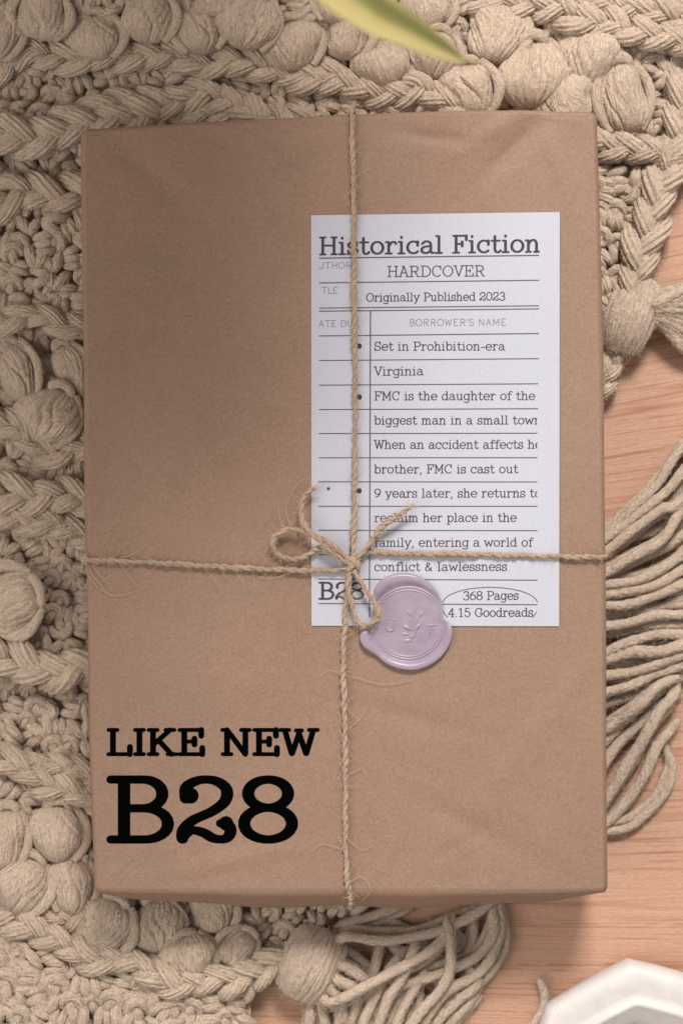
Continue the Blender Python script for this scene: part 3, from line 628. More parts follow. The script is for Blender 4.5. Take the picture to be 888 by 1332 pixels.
# ------------------------------------------------------------------ wax seal
def build_seal():
    zx = np.array([(460, 560), (458, 520), (466, 487), (490, 455), (530, 436), (575, 430), (630, 440), (675, 468), (705, 503), (722, 540), (729, 575), (727, 603), (742, 618), (758, 632), (766, 658), (756, 702), (726, 750), (680, 785), (620, 805), (560, 800), (510, 780), (470, 747), (432, 725), (411, 700), (405, 672), (418, 650), (446, 640), (456, 610)], float)
    O = np.stack([330 + .338 * zx[:, 0], 600 + .338 * zx[:, 1]], 1); c = np.array([531.0, 811.0])
    O = spline(np.vstack([O, O[0]]), 200)[:-1]
    ang = np.arctan2(O[:, 1] - c[1], O[:, 0] - c[0]); rad = np.hypot(O[:, 0] - c[0], O[:, 1] - c[1]); o = np.argsort(ang); ang, rad = ang[o], rad[o]
    A = np.linspace(-np.pi, np.pi, 180, endpoint=False); RO = np.interp(A, ang, rad, period=2 * np.pi)
    for _ in range(2): RO = (np.roll(RO, 1) + RO * 2 + np.roll(RO, -1)) / 4
    root = empty("wax_seal", P(*c, ZTOP)); L = root.location
    tag(root, "lilac wax seal stamped with a leafy sprig on the card's lower edge", "wax seal")
    base = 0.00045; ri = 49.0
    rows = []
    for rr in list(np.linspace(0, 40, 12)) + list(np.linspace(41, 49, 21)):
        r = np.minimum(rr, RO * .95 * rr / ri)
        h = 1.0 + 0.30 * math.exp(-((rr - 46.6) / 0.9) ** 2) + 0.24 * math.exp(-((rr - 43.2) / 0.8) ** 2)
        rows.append((r, np.full(180, h)))
    for u in np.linspace(0, 1, 24)[1:]:
        r0 = np.minimum(ri, RO * .95); r = r0 + (RO - r0) * math.sin(u * math.pi / 2)
        wr = np.clip((RO - r0) / 16, 0.12, 1); top = 1.0 + 1.35 * wr
        h = 1.0 + (top - 1.0) * math.sin(min(u * 2.6, 1) * math.pi / 2) if u < .45 else top * math.sqrt(max(0, 1 - ((u - .45) / .55) ** 2.4))
        rows.append((r, h * np.ones(180)))
    prof_n = len(rows) - 1
    mb = MB(); V = []
    for r, h in rows:
        px = c[0] + r * np.cos(A); py = c[1] + r * np.sin(A); V.append(PA(np.stack([px, py], 1), ZTOP + lumps(px, py) * 1.0 + base + h * 0.001 - 0.0004))
    V = np.vstack(V); i, j = np.meshgrid(np.arange(prof_n), np.arange(180), indexing='ij'); j2 = (j + 1) % 180
    q = np.stack([i * 180 + j, (i + 1) * 180 + j, (i + 1) * 180 + j2, i * 180 + j2], -1).reshape(-1, 4)
    mb.add(V, q[:, ::-1])
    def put(m, name, s=True): ob = m.build(name, WAX, root, s); ob.location = -L; return ob
    put(mb, "wax_disc")
    H0 = base + 0.00052
    def Z(zx, zy): return 330 + .338 * zx, 600 + .338 * zy
    def ridge(m, pts, r0):
        p = spline(np.array([Z(*a) for a in pts]), 18); t = np.linspace(0, 1, 18); C = PA(p, top_z(p[:, 0], p[:, 1]) + H0)
        tube(m, C, r0 * K * (0.5 + 0.5 * np.sin(np.pi * np.clip(t, .05, .95))), 10)
    def leaf(m, x, y, ang, ln, w):
        t = np.linspace(-1, 1, 13); x, y = Z(x, y); a = math.radians(ang)
        p = np.stack([x + t * ln * .5 * math.cos(a), y - t * ln * .5 * math.sin(a)], 1); C = PA(p, top_z(p[:, 0], p[:, 1]) + H0 - 0.0001)
        tube(m, C, w * .5 * K * np.sqrt(np.maximum(.02, 1 - t ** 2)), 12, flat=0.8)
    e = MB(); ridge(e, [(575, 700), (600, 690), (622, 650), (612, 600), (628, 555)], 1.8)
    for x, y, a, l, w in ((600, 585, 130, 13, 5), (640, 590, 50, 13, 5), (628, 560, 80, 10, 4), (590, 640, 150, 15, 6.5), (625, 640, 40, 15, 6.5), (580, 665, 165, 12, 5), (610, 672, 20, 13, 5.5), (590, 690, 0, 14, 5), (625, 612, 70, 11, 4.5), (598, 612, 115, 10, 4)): leaf(e, x, y, a, l, w)
    put(e, "sprig_emblem")
    u = MB(); ridge(u, [(510, 608), (508, 635), (520, 652), (536, 645), (540, 612)], 2.0); ridge(u, [(502, 608), (520, 607)], 1.5); ridge(u, [(532, 611), (548, 610)], 1.5)
    put(u, "stamped_letter")
    t = MB(); ridge(t, [(664, 632), (700, 630)], 1.8); ridge(t, [(676, 632), (678, 668)], 1.8); ridge(t, [(690, 640), (688, 650)], 1.4)
    put(t, "stamped_letter")
build_seal()

# ------------------------------------------------------------------ crochet blanket
def gz(v, c, w): return np.exp(-((v - c) / w) ** 2)
def sg(v, c, w): return 1 / (1 + np.exp(-(v - c) / w))
def lift(x, y):
    """swell of the blanket's folds, mm"""
    x = np.asarray(x, float); y = np.asarray(y, float); left = 1 - sg(x, 150, 14)
    h = 8 * gz(y, 8, 62) * (1 - sg(x, 430, 50)) - 2.5 * gz(y, 112, 26) * (1 - sg(x, 330, 40))
    h = h + left * (6 * gz(y, 175, 26) - 3 * gz(y, 222, 14) + 5 * gz(y, 320, 62) + 4 * gz(y, 412, 22) - 3.5 * gz(y, 455, 28) + 2 * gz(y, 560, 40) + 4 * gz(y, 655, 30) + 4 * gz(y, 775, 30) * (1 - sg(x, 60, 12)) - 4 * gz(y, 822, 16) * (1 - sg(x, 62, 12)) + 4 * gz(y, 866, 24) - 2 * gz(y, 902, 14) + 2 * gz(y, 1000, 40))
    h = h + 4 * sg(y, 1240, 16) * (1 - sg(x, 300, 30)) + 2 * gz(y, 40, 30) * sg(x, 700, 30)
    return h
Z0 = 0.0055
def zl(x, y, extra=0.0): return Z0 + 0.001 * (float(lift(x, y)) + extra)

POLY = np.array([(-90, -90), (990, -90), (985, 60), (930, 130), (886, 205), (866, 262), (846, 320), (838, 372), (800, 470), (700, 520), (640, 700), (560, 1000), (470, 1175), (372, 1215), (345, 1262), (330, 1300), (318, 1420), (-90, 1420)], float)
def in_poly(x, y, pad=0):
    n = len(POLY); c = np.zeros(np.shape(x), bool); j = n - 1
    for i in range(n):
        xi, yi = POLY[i]; xj, yj = POLY[j]
        with np.errstate(divide='ignore'):
            c ^= ((yi > y) != (yj > y)) & (x < (xj - xi) * (y - yi) / (yj - yi + 1e-12) + xi)
        j = i
    return c
BL = empty("crochet_blanket", (0, 0, 0))
tag(BL, "chunky cream crochet throw with bobbles and tassels spread under the parcel", "blanket")

def base_sheet():
    mb = MB(); g = 8.0; xs = np.arange(-90, 996, g); ys = np.arange(-90, 1424, g)
    X, Y = np.meshgrid(xs, ys, indexing='ij'); ok = in_poly(X, Y)
    under = (X > 135) & (X < 760) & (Y > 190) & (Y < 1130)
    Z = 0.0038 + 0.001 * np.where(under, 0, lift(X, Y) * .75 + 0.7 * np.sin(X / 7.3 + np.sin(Y / 9)) * np.sin(Y / 6.1 + np.cos(X / 11)))
    Z = np.maximum(Z, 0.0015)
    n2 = len(ys); V = PA(np.stack([X.ravel(), Y.ravel()], 1), Z.ravel())
    i, j = np.meshgrid(np.arange(len(xs) - 1), np.arange(n2 - 1), indexing='ij')
    k = ok[:-1, :-1] & ok[1:, :-1] & ok[1:, 1:] & ok[:-1, 1:]; i, j = i[k], j[k]
    mb.add(V, np.stack([i * n2 + j, i * n2 + j + 1, (i + 1) * n2 + j + 1, (i + 1) * n2 + j], 1))
    Vb = V.copy(); Vb[:, 2] = 0.0006
    mb.add(Vb, np.stack([i * n2 + j, (i + 1) * n2 + j, (i + 1) * n2 + j + 1, i * n2 + j + 1], 1))
    mb.build("backing", WOOL, BL)
base_sheet()

OCC = []   # (x, y, r) claimed by large stitches
# ---- bobbles
def bobble_mesh(seed):
    rs = np.random.RandomState(seed); mb = MB()
    nu, nv = 34, 150
    t = np.linspace(-1, 1, nu); th = np.linspace(0, 2 * np.pi, nv + 1)
    prof = np.sqrt(np.maximum(0.0, 1 - np.abs(t) ** 2.3)) * 0.97 + 0.03
    T, TH = np.meshgrid(t, th, indexing='ij'); PR = np.broadcast_to(prof[:, None], T.shape)
    ns = rs.randint(16, 22); jit = rs.uniform(-.28, .28, ns + 1); jit[-1] = jit[0]
    ph = TH / (2 * np.pi) * ns; ph = ph + np.interp(ph % ns, np.arange(ns + 1), jit) + 0.9 * np.sin(T * 2.2 + TH * 1 + rs.rand() * 6)
    g = np.abs(np.sin(np.pi * ph)) ** 0.55
    g2 = np.abs(np.sin(np.pi * ph * 3 + T * 3)) ** 0.6
    low = 0.05 * np.sin(2 * TH + rs.rand() * 6) + 0.04 * np.sin(3 * TH + T * 2 + rs.rand() * 6) + 0.05 * np.sin(T * 3 + rs.rand() * 6)
    crease = sum(-.10 * np.exp(-((((TH - cc + .25 * np.sin(T * 3 + cc)) + np.pi) % (2 * np.pi) - np.pi) / .07) ** 2) for cc in rs.uniform(2.0, 4.3, 3))
    R = PR * (0.94 + 0.065 * g + 0.07 * g2 + low * 2.0 + crease + rs.normal(0, .006, PR.shape) + .010 * np.sin(T * 9 + TH * 5 + rs.rand() * 6) * np.sin(TH * 8 - T * 5))
    R[:, -1] = R[:, 0]
    bend = 0.10 * np.sin(T * 1.8 + rs.rand() * 6)
    # long axis = local y; z is up; seam below
    V = np.stack([np.sin(TH) * R + bend, T * 1.06, -np.cos(TH) * R * 0.95], -1)[:, :-1].reshape(-1, 3)
    i, j = np.meshgrid(np.arange(nu - 1), np.arange(nv), indexing='ij'); j2 = (j + 1) % nv
    q = np.stack([i * nv + j, i * nv + j2, (i + 1) * nv + j2, (i + 1) * nv + j], -1).reshape(-1, 4)
    def uv(a, b): return np.stack([t[a] * 8 + seed * 7, b / nv * 50.0], -1)
    mb.add(V, q, uvq=np.stack([uv(i, j), uv(i, j + 1), uv(i + 1, j + 1), uv(i + 1, j)], -2).reshape(-1, 4, 2))
    # the two legs of the stitch that hold it down and the loop that closes it
    body = mb; mb = MB()
    for s in ((1,) if seed % 4 else (1, -1)):
        a = np.linspace(-.9, .95, 14); C = np.stack([s * (0.98 * np.cos(a * 1.1) + .06), a * 1.05, 0.10 + 0.32 * np.cos(a)], 1)
        tube(mb, C, 0.19 * (0.55 + .45 * np.cos(a * 1.5)), 24, ridges=9, depth=.14, twist=1.2)
    a = np.linspace(-.2, 3.3, 12); C = np.stack([0.36 * np.cos(a), 0.98 + 0.20 * np.sin(a), 0.30 + 0.22 * np.sin(a)], 1)
    tube(mb, C, 0.17, 20, ridges=9, depth=.14, twist=1.5)
    mb.UQ = [u * .0083 for u in mb.UQ]; mb.UT = [u * .0083 for u in mb.UT]; body.merge(mb); mb = body
    return mb.mesh("bobble", WOOL)
BOB = [bobble_mesh(k) for k in range(8)]
BOBS = [(55, 20, 68, 58, 10), (4, 47, 52, 64, 20), (125, 50, 70, 54, -4), (196, 24, 64, 60, 4), (259, 42, 60, 54, -8), (286, 2, 62, 40, 0), (326, 29, 62, 66, 12), (381, 60, 66, 58, -10), (440, 5, 56, 50, 5),
        (452, 47, 62, 56, 8), (498, 83, 70, 58, -14), (566, 72, 60, 56, 10), (613, 118, 68, 64, -10), (646, 45, 70, 74, 8), (693, 97, 74, 78, -6), (764, 76, 68, 76, 4), (808, 128, 62, 82, -8), (737, 132, 76, 60, -18), (556, 12, 60, 52, 0),
        (-50, 20, 64, 60, 0), (25, 484, 56, 74, -20), (96, 482, 48, 64, -25), (66, 542, 66, 70, 24), (2, 456, 40, 48, 0), (18, 781, 82, 66, 70), (8, 1092, 56, 74, 6), (76, 1084, 66, 68, 2), (31, 1150, 70, 68, 22), (97, 1152, 54, 66, 6),
        (140, 1203, 70, 68, 24), (207, 1204, 60, 62, -10), (246, 1244, 62, 58, -16), (308, 1232, 48, 50, 40), (278, 1186, 56, 50, 0), (-50, 1110, 60, 70, 10), (-48, 500, 60, 70, 10)]
for k, (x, y, w, h, rot) in enumerate(BOBS):
    o = link("bobble", BOB[k % 8], BL); zc = zl(x, y, 1.9)
    o.location = P(x, y, zc); s = K * (CAMZ - zc) / (CAMZ - ZTOP)
    o.scale = (w * .555 * s, h * .535 * s, min(w, h) * .42 * s); o.rotation_euler = (random.uniform(-.15, .15), random.uniform(-.3, .3), math.radians(-rot))
    OCC.append((x, y, min(w, h) * .52))

# ---- braided chain rows (v-shaped legs overlapping along the row)
def braid(pts, w=15, leg=46, r=10.5, up=2.0, pitch=None, flip=False, fluff=0.0, rmm=None):
    pts = np.array(pts, float)
    if flip: pts = pts[::-1]
    d = np.r_[0, np.cumsum(np.linalg.norm(np.diff(pts, axis=0), axis=1))]; n = int(d[-1] / 2) + 2
    C = spline(pts, n); s = np.linspace(0, d[-1], n)
    leg *= 1.12; r *= 1.18; w *= 1.08; pitch = pitch or leg * .66; mb = MB(); k = 0; a = -leg * .5
    def at(t): 
        c = np.array([np.interp(t, s, C[:, 0]), np.interp(t, s, C[:, 1])])
        if t < 0: c = C[0] + (C[0] - C[3]) / np.linalg.norm(C[0] - C[3]) * -t
        if t > s[-1]: c = C[-1] + (C[-1] - C[-4]) / np.linalg.norm(C[-1] - C[-4]) * (t - s[-1])
        e = .5; i = int(np.clip(t / max(d[-1], 1e-6) * (n - 1), 1, n - 2)); tg = C[i + 1] - C[i - 1]; tg /= np.linalg.norm(tg)
        return c, np.array([-tg[1], tg[0]])
    while a < d[-1] + leg * .2:
        for sd in (1, -1):
            st = a + (0 if sd > 0 else pitch * .42) + random.uniform(-2, 2)
            q = []; jj = random.uniform(.65, 1.3); lg = leg * random.uniform(.82, 1.12); wy = random.uniform(-3.5, 3.5)
            for f, lat, hz in ((0, 1.05, -2.2), (.22, 1.0, 0.3), (.5, .62, 1.6), (.78, .1, 1.1), (1.0, -.35, -1.6)):
                c, nr = at(st + f * lg); p = c + nr * (sd * w * lat * jj + wy)
                q.append(P(p[0], p[1], zl(c[0], c[1], up + hz * r / 10.5)))
            Cc = spline(np.array(q), 22); t = np.linspace(0, 1, 22); R = r * K * (0.42 + 0.58 * np.sin(np.pi * np.clip(t * .92 + .06, 0, 1)) ** .7) * random.uniform(.78, 1.08)
            tube(mb, Cc, R, 44, ridges=random.choice((9, 10, 11, 12)), depth=0.17, twist=random.uniform(60, 130) * sd, flat=.9)
        a += pitch
    m = int(d[-1] / (leg * .35)) + 1
    for t in np.linspace(0, d[-1], m): c, _ = at(t); OCC.append((c[0], c[1], w + r * .5))
    mb.build("braid", WOOL, BL)
BR = [
    ([(-30, 100), (0, 92), (37, 68), (70, 72), (104, 74), (158, 70), (220, 72), (262, 82), (304, 78), (339, 86), (373, 98), (410, 99)], dict(w=11, leg=48, r=9.5, up=1.5)),
    ([(400, 102), (435, 107), (481, 119), (521, 121), (545, 113), (575, 128), (620, 150)], dict(w=11, leg=46, r=9.5, up=2.0)),
    ([(84, 166), (149, 141), (188, 136), (225, 136), (262, 124), (294, 130), (330, 150)], dict(w=13, leg=48, r=10.5, up=2.0)),
    ([(-30, 185), (0, 180), (53, 178), (101, 166), (140, 160)], dict(w=15, leg=56, r=12, up=2)),
    ([(255, 152), (300, 150), (352, 152)], dict(w=10, leg=42, r=8.5, up=1)),
    ([(-30, 276), (0, 262), (24, 248), (63, 255), (112, 258)], dict(w=14, leg=58, r=11.5, up=2.5)),
    ([(-20, 424), (10, 418), (40, 411), (66, 413), (92, 424), (120, 428)], dict(w=9, leg=50, r=8.5, up=2.5)),
    ([(-20, 548), (5, 552), (22, 556), (44, 576), (74, 590), (116, 582)], dict(w=11, leg=50, r=9.5, up=2.0)),
    ([(-30, 640), (0, 642), (38, 646), (72, 640), (115, 652)], dict(w=15, leg=54, r=11.5, up=2.5)),
    ([(-30, 664), (0, 668), (42, 674), (76, 678), (118, 692)], dict(w=12, leg=54, r=10.5, up=1.5)),
    ([(-30, 846), (0, 852), (18, 862), (53, 872), (86, 870), (122, 864)], dict(w=17, leg=58, r=12.5, up=2.5)),
    ([(-30, 978), (0, 987), (25, 998), (59, 1018), (86, 1027), (126, 1044)], dict(w=11, leg=50, r=10, up=2)),
    ([(35, 988), (60, 992), (90, 998), (126, 1012)], dict(w=10, leg=44, r=9, up=1)),
    ([(-30, 1192), (0, 1191), (54, 1187), (84, 1198), (105, 1190)], dict(w=10, leg=46, r=9, up=1)),
    ([(30, 1207), (81, 1222), (113, 1243), (157, 1247), (189, 1258), (226, 1280), (274, 1275), (314, 1268), (345, 1256)], dict(w=12, leg=50, r=10, up=2.5)),
    ([(640, 0), (696, 10), (724, 9), (752, 22), (793, 28), (824, 42), (880, 52), (930, 60)], dict(w=12, leg=52, r=10.5, up=3)),
    ([(745, -6), (800, 4), (850, 14), (900, 30)], dict(w=11, leg=48, r=10, up=2.5)),
    ([(765, 180), (800, 192), (842, 198)], dict(w=12, leg=52, r=11, up=2)),
    ([(890, 120), (884, 172), (872, 206), (862, 240), (850, 281), (838, 318), (830, 352)], dict(w=14, leg=60, r=12.5, up=1.5)),
    ([(790, 425), (797, 450), (794, 478), (786, 495)], dict(w=7, leg=34, r=7.5, up=-1)),
]
for p, kw in BR: braid(p, **kw)

# ---- single-crochet ground: short wrapped bars, loops and knots
def stitch(mb, x, y, size, rot, up):
    zc = zl(x, y, up); sk = K
    def W(u, v, h):
        c, s = math.cos(rot), math.sin(rot); px = x + u * c - v * s; py = y + u * s + v * c
        return P(px, py, zc + h * K)
    kind = random.random(); r = size * .225
    if kind < .45:
        n = random.choice((2, 3, 3))
        for k in range(n):
            v = (k - (n - 1) / 2) * size * .36; tl = random.uniform(-.18, .18) * size; l = size * random.uniform(.46, .58)
            C = spline(np.array([W(-l, v + tl, -r * .9), W(-l * .55, v + tl * .6, r * .5), W(0, v, r * 1.1), W(l * .55, v - tl * .6, r * .5), W(l, v - tl, -r * .9)]), 13)
            t = np.linspace(0, 1, 13); tube(mb, C, r * K * (0.6 + .4 * np.sin(np.pi * t)), 22, ridges=7, depth=.20, twist=random.uniform(120, 260))
    elif kind < .8:
        a = np.linspace(-.5, 3.64, 13); q = size * .36
        C = np.array([W(q * math.cos(b), -q * 1.05 * math.sin(b) + size * .1, r * (.2 + 1.0 * max(0, math.sin(b)))) for b in a])
        tube(mb, C, r * K * np.r_[.6, .85, np.ones(9), .85, .6], 22, ridges=7, depth=.20, twist=random.uniform(120, 260))
        C = spline(np.array([W(-size * .1, size * .5, -r), W(0, size * .15, r * .9), W(size * .05, -size * .2, r * .3)]), 10); tube(mb, C, r * .95 * K, 22, ridges=7, depth=.20, twist=200)
    else:
        for s in (-1, 1):
            C = spline(np.array([W(s * size * .5, -size * .45, -r * .6), W(s * size * .32, -size * .1, r * .8), W(s * size * .1, size * .3, r * .9), W(-s * size * .06, size * .55, -r)]), 12)
            t = np.linspace(0, 1, 12); tube(mb, C, r * 1.15 * K * (0.55 + .45 * np.sin(np.pi * t)), 22, ridges=8, depth=.20, twist=160 * s)
def ground():
    mb = MB(); pts = []; 
    for y in np.arange(-70, 1400, 21.0):
        for x in np.arange(-70, 960, 25.0):
            px = x + random.uniform(-7, 7) + (12 if int(y / 21) % 2 else 0); py = y + random.uniform(-5, 5) + 8 * math.sin(x / 60)
            if not in_poly(np.array(px), np.array(py)): continue
            if 140 < px < 752 and 185 < py < 1120: continue
            pts.append((px, py))
    for px, py in pts:
        d = min([math.hypot(px - a, py - b) / c for a, b, c in OCC]) if OCC else 9
        if d < .62: continue
        lumpy = (py > 1265 and px < 300)
        up = -0.4 + random.uniform(-.4, .4) - (1.2 if d < .95 else 0)
        stitch(mb, px, py, random.uniform(25, 33) * (1.15 if lumpy else 1), random.gauss(0, .5) + (1.57 if random.random() < .3 else 0), up)
    o = mb.build("stitch_ground", WOOL, BL); tag(o, kind='stuff')
ground()

# ---- tassels
def strand_tube(pts3, r=6.3, seed=0):
    mb = MB(); d = np.linalg.norm(np.diff(pts3, axis=0), axis=1).sum(); n = max(10, int(d / 0.0016)); C = spline(pts3, n)
    s = np.linspace(0, d, n); C = C + np.stack([np.sin(s * 300 + seed), np.sin(s * 260 + 2 * seed), 0.4 * np.sin(s * 330 + seed)], 1) * 0.00022
    R = r * 1.04 * K * (1 + .06 * np.sin(s * 400 + seed)); R[:2] *= (.55, .85); R[-2:] *= (.85, .5)
    tube(mb, C, R, 24, ridges=random.choice((5, 6)), depth=.20, twist=random.uniform(260, 380))
    return mb
def skein(cx, cy, L_, w, ang, z, turns, name, seed):
    """a fat wrapped head: lots of yarn laid side by side over an egg"""
    mb = MB(); a = math.radians(ang); ax = np.array([math.cos(a), math.sin(a)]); nr = np.array([-ax[1], ax[0]])
    for k in range(turns):
        f = (k + .5) / turns * 2 - 1; lat = f * w * .5 * .92; hh = math.sqrt(max(0.05, 1 - f * f))
        t = np.linspace(-1, 1, 16); q = []
        for u in t:
            br = 1 - .22 * u * u; p = np.array([cx, cy]) + ax * u * L_ * .5 * (.75 + .25 * hh) + nr * (lat * br + 2.0 * math.sin(u * 2 + k + seed))
            q.append(P(p[0], p[1], z + (hh * w * .42 * (1 - u * u * .75) + random.uniform(-.5, .5)) * K))
        tube(mb, np.array(q), w / turns * 1.05 * K * (.75 + .25 * np.sqrt(np.maximum(0, 1 - t ** 2))), 24, ridges=8, depth=.13, twist=random.uniform(30, 90))
    # soft body under the wrap
    t = np.linspace(-1, 1, 14); q = [P(cx + ax[0] * u * L_ * .42, cy + ax[1] * u * L_ * .42, z + w * .10 * K) for u in t]
    tube(mb, np.array(q), w * .46 * K * np.sqrt(np.maximum(.03, 1 - t ** 2)), 20, flat=.8)
    return mb
def tassel(head_mb, strands):
    t = head_mb.build("tassel", FRINGE, BL)
    more = []
    for pts, r in strands[:-1]:      # further strands of the same bundle lying underneath
        dx, dy = random.uniform(-9, 9), random.choice((-1, 1)) * random.uniform(8, 13)
        more.append(([(a + dx, b + dy, max(1.7, c * .55)) for a, b, c in pts], r * random.uniform(.8, .98)))
    strands = strands + more
    for k, (pts, r) in enumerate(strands):
        strand_tube(np.array([P(a, b, c * .001) for a, b, c in pts]), r, k * 1.7).build("strand", FRINGE, t)
RT = []
def rs(pts, z, r=6.4, ext=None, tail=None):
    """a strand of the right-hand tassel; z in mm along it"""
    pts = [(a, b) for a, b in pts]
    if ext: pts = ext + pts
    if tail: pts = pts + tail
    zz = np.interp(np.arange(len(pts)), np.linspace(0, len(pts) - 1, len(z)), z)
    RT.append(([(a, b, c) for (a, b), c in zip(pts, zz)], r))
out = lambda k: [(852, 398 + k * 2), (905, 395 + k * 3), (960, 440 + k * 4), (955, 520 + 6 * k)]
rs([(888, 583), (854, 629), (823, 662), (789, 694), (750, 720)], [10, 9, 8, 7, 6, 6, 5, 5], ext=out(0))
rs([(888, 612), (860, 646), (818, 677), (786, 703), (750, 730)], [9, 8, 8, 8, 7, 6], ext=out(2))
rs([(888, 648), (860, 662), (823, 690), (791, 714), (740, 745)], [9, 9, 10, 10, 9, 7], ext=out(4))
rs([(940, 610), (905, 640), (881, 671), (860, 702), (839, 717), (802, 736), (785, 745), (740, 760)], [7, 9, 10, 10, 9, 8])
rs([(930, 660), (888, 694), (858, 716), (822, 732), (780, 752)], [4, 5, 5, 5, 4])
rs([(930, 640), (888, 668), (850, 690), (815, 700), (785, 722)], [3, 3, 3, 3, 3])
rs([(940, 690), (888, 721), (865, 738), (839, 751), (815, 757), (785, 761), (740, 765)], [8, 9, 9, 9, 8, 7])
rs([(940, 700), (888, 740), (858, 757), (829, 768), (791, 773), (745, 778)], [7, 8, 9, 8, 7])
rs([(940, 735), (888, 759), (854, 774), (815, 786), (789, 788), (745, 790)], [7, 8, 8, 8, 7])
rs([(940, 760), (888, 776), (854, 790), (815, 797), (745, 800)], [3, 4, 4, 4, 3])
rs([(940, 785), (888, 799), (854, 801), (823, 808), (789, 815), (745, 820)], [7, 8, 8, 7, 6])
rs([(940, 800), (888, 812), (850, 813), (815, 822), (745, 828)], [5, 5, 5, 4, 3])
rs([(940, 822), (888, 826), (846, 827), (805, 840), (785, 850), (750, 862)], [7, 7, 8, 8, 7])
rs([(940, 830), (888, 838), (854, 848), (823, 849), (789, 857), (745, 862)], [9, 9, 9, 8, 7], 7.6)
rs([(940, 840), (888, 853), (854, 864), (820, 874), (789, 880), (745, 890)], [8, 8, 8, 7, 6])
rs([(900, 862), (848, 878), (818, 893), (789, 901), (745, 915)], [6, 7, 8, 7, 6])
rs([(881, 880), (858, 891), (837, 912), (818, 928), (802, 939), (780, 955)], [6, 9, 10, 9, 7, 5])
rs([(877, 895), (850, 905), (822, 928), (793, 958), (760, 990)], [3, 4, 4, 4, 4])
rs([(846, 925), (812, 960), (793, 983), (770, 1015)], [4, 5, 5, 4])
rs([(880, 890), (872, 908), (858, 924), (839, 956), (816, 994), (793, 1030), (770, 1065)], [3, 6, 7, 7, 6, 5, 4], 7.4)
rs([(876, 945), (854, 973), (833, 1015), (815, 1042), (793, 1066), (765, 1085)], [3, 4, 4, 3, 3, 3], 6.8)
rs([(869, 977), (873, 1004), (859, 1038), (833, 1065), (812, 1077), (785, 1080), (750, 1075)], [2, 2, 2, 2, 2, 2, 2], 6.0)
head = skein(822, 410, 100, 66, 112, 0.006, 9, "tassel", 1)
for k in range(10):    # short visible leads out of the head
    y = 372 + k * 8.5
    RT.append(([(840, 398 + k * 2.2, 9), (858, 396 + (y - 400) * .35 + 6, 12 - k * .35), (888, y + 6, 11 - k * .6), (930, y + 4 * k - 10, 8 - .5 * k), (975, 430 + 9 * k, 4)], 6.4))
tassel(head, RT)
BT = []
def bs_(pts, z, r=6.6):
    zz = np.interp(np.arange(len(pts)), np.linspace(0, len(pts) - 1, len(z)), z); BT.append(([(a, b, c) for (a, b), c in zip(pts, zz)], r))
bs_([(425, 1235), (449, 1219), (490, 1222), (522, 1221), (556, 1215), (585, 1204), (625, 1184), (645, 1166)], [8, 11, 10, 9, 8, 7, 6])
bs_([(418, 1285), (424, 1302), (440, 1301), (462, 1291), (508, 1265), (552, 1242), (577, 1220), (590, 1190)], [9, 12, 13, 13, 12, 10, 7])
bs_([(634, 1160), (641, 1185), (640, 1213), (619, 1245), (584, 1262), (537, 1277), (500, 1290), (470, 1300)], [4, 5, 6, 6, 6, 6, 5])
bs_([(644, 1160), (649, 1190), (648, 1224), (627, 1260), (584, 1289), (562, 1312), (545, 1340), (535, 1370)], [3, 4, 5, 6, 7, 6, 4])
bs_([(580, 1195), (585, 1224), (586, 1257), (572, 1288), (548, 1316), (525, 1345), (510, 1370)], [8, 10, 10, 10, 9, 7])
bs_([(600, 1250), (622, 1278), (598, 1299), (574, 1322), (555, 1350)], [3, 5, 5, 5, 4])
bs_([(626, 1284), (610, 1304), (588, 1326), (570, 1355)], [2, 3, 3, 3])
bs_([(545, 1222), (537, 1238), (524, 1271), (504, 1300), (492, 1332), (480, 1365)], [7, 10, 10, 9, 8, 6])
bs_([(552, 1262), (538, 1288), (524, 1314), (512, 1340), (500, 1370)], [5, 6, 6, 6, 5])
bs_([(530, 1232), (516, 1250), (494, 1283), (478, 1318), (468, 1350)], [4, 6, 7, 7, 6])
bs_([(500, 1225), (492, 1241), (479, 1278), (462, 1312), (450, 1345)], [3, 5, 6, 6, 5])
bs_([(432, 1210), (455, 1200), (493, 1188), (530, 1170)], [5, 5, 4, 3])
bs_([(440, 1232), (462, 1243), (480, 1262), (470, 1300), (455, 1340)], [5, 5, 4, 4, 3])
bs_([(430, 1252), (452, 1260), (470, 1272), (482, 1290)], [11, 12, 10, 6])
bs_([(424, 1262), (442, 1276), (458, 1284), (470, 1300)], [11, 12, 11, 8])
bs_([(418, 1272), (432, 1290), (444, 1300), (448, 1330)], [11, 11, 9, 6])
bs_([(412, 1285), (420, 1310), (424, 1345)], [8, 8, 6]); bs_([(405, 1295), (404, 1320), (396, 1350)], [6, 6, 5]); bs_([(436, 1296), (441, 1318), (436, 1350)], [7, 7, 5])
bs_([(560, 1205), (600, 1225), (612, 1250), (600, 1280)], [2, 2, 2, 2]); bs_([(470, 1205), (520, 1240), (545, 1290), (530, 1350)], [2, 2, 2, 2]); bs_([(500, 1200), (560, 1240), (575, 1275), (555, 1345)], [2, 2, 2, 2])
bs_([(450, 1225), (470, 1290), (480, 1350)], [2, 2, 2]); bs_([(610, 1180), (616, 1215), (604, 1245), (570, 1275)], [3, 3, 3, 3])
bs_([(699, 1272), (707, 1288), (708, 1305), (698, 1325), (675, 1345), (640, 1362)], [2, 2, 2, 2, 2, 2], 5.6)
tassel(skein(404, 1254, 92, 80, 118, 0.0065, 9, "tassel", 2), BT)

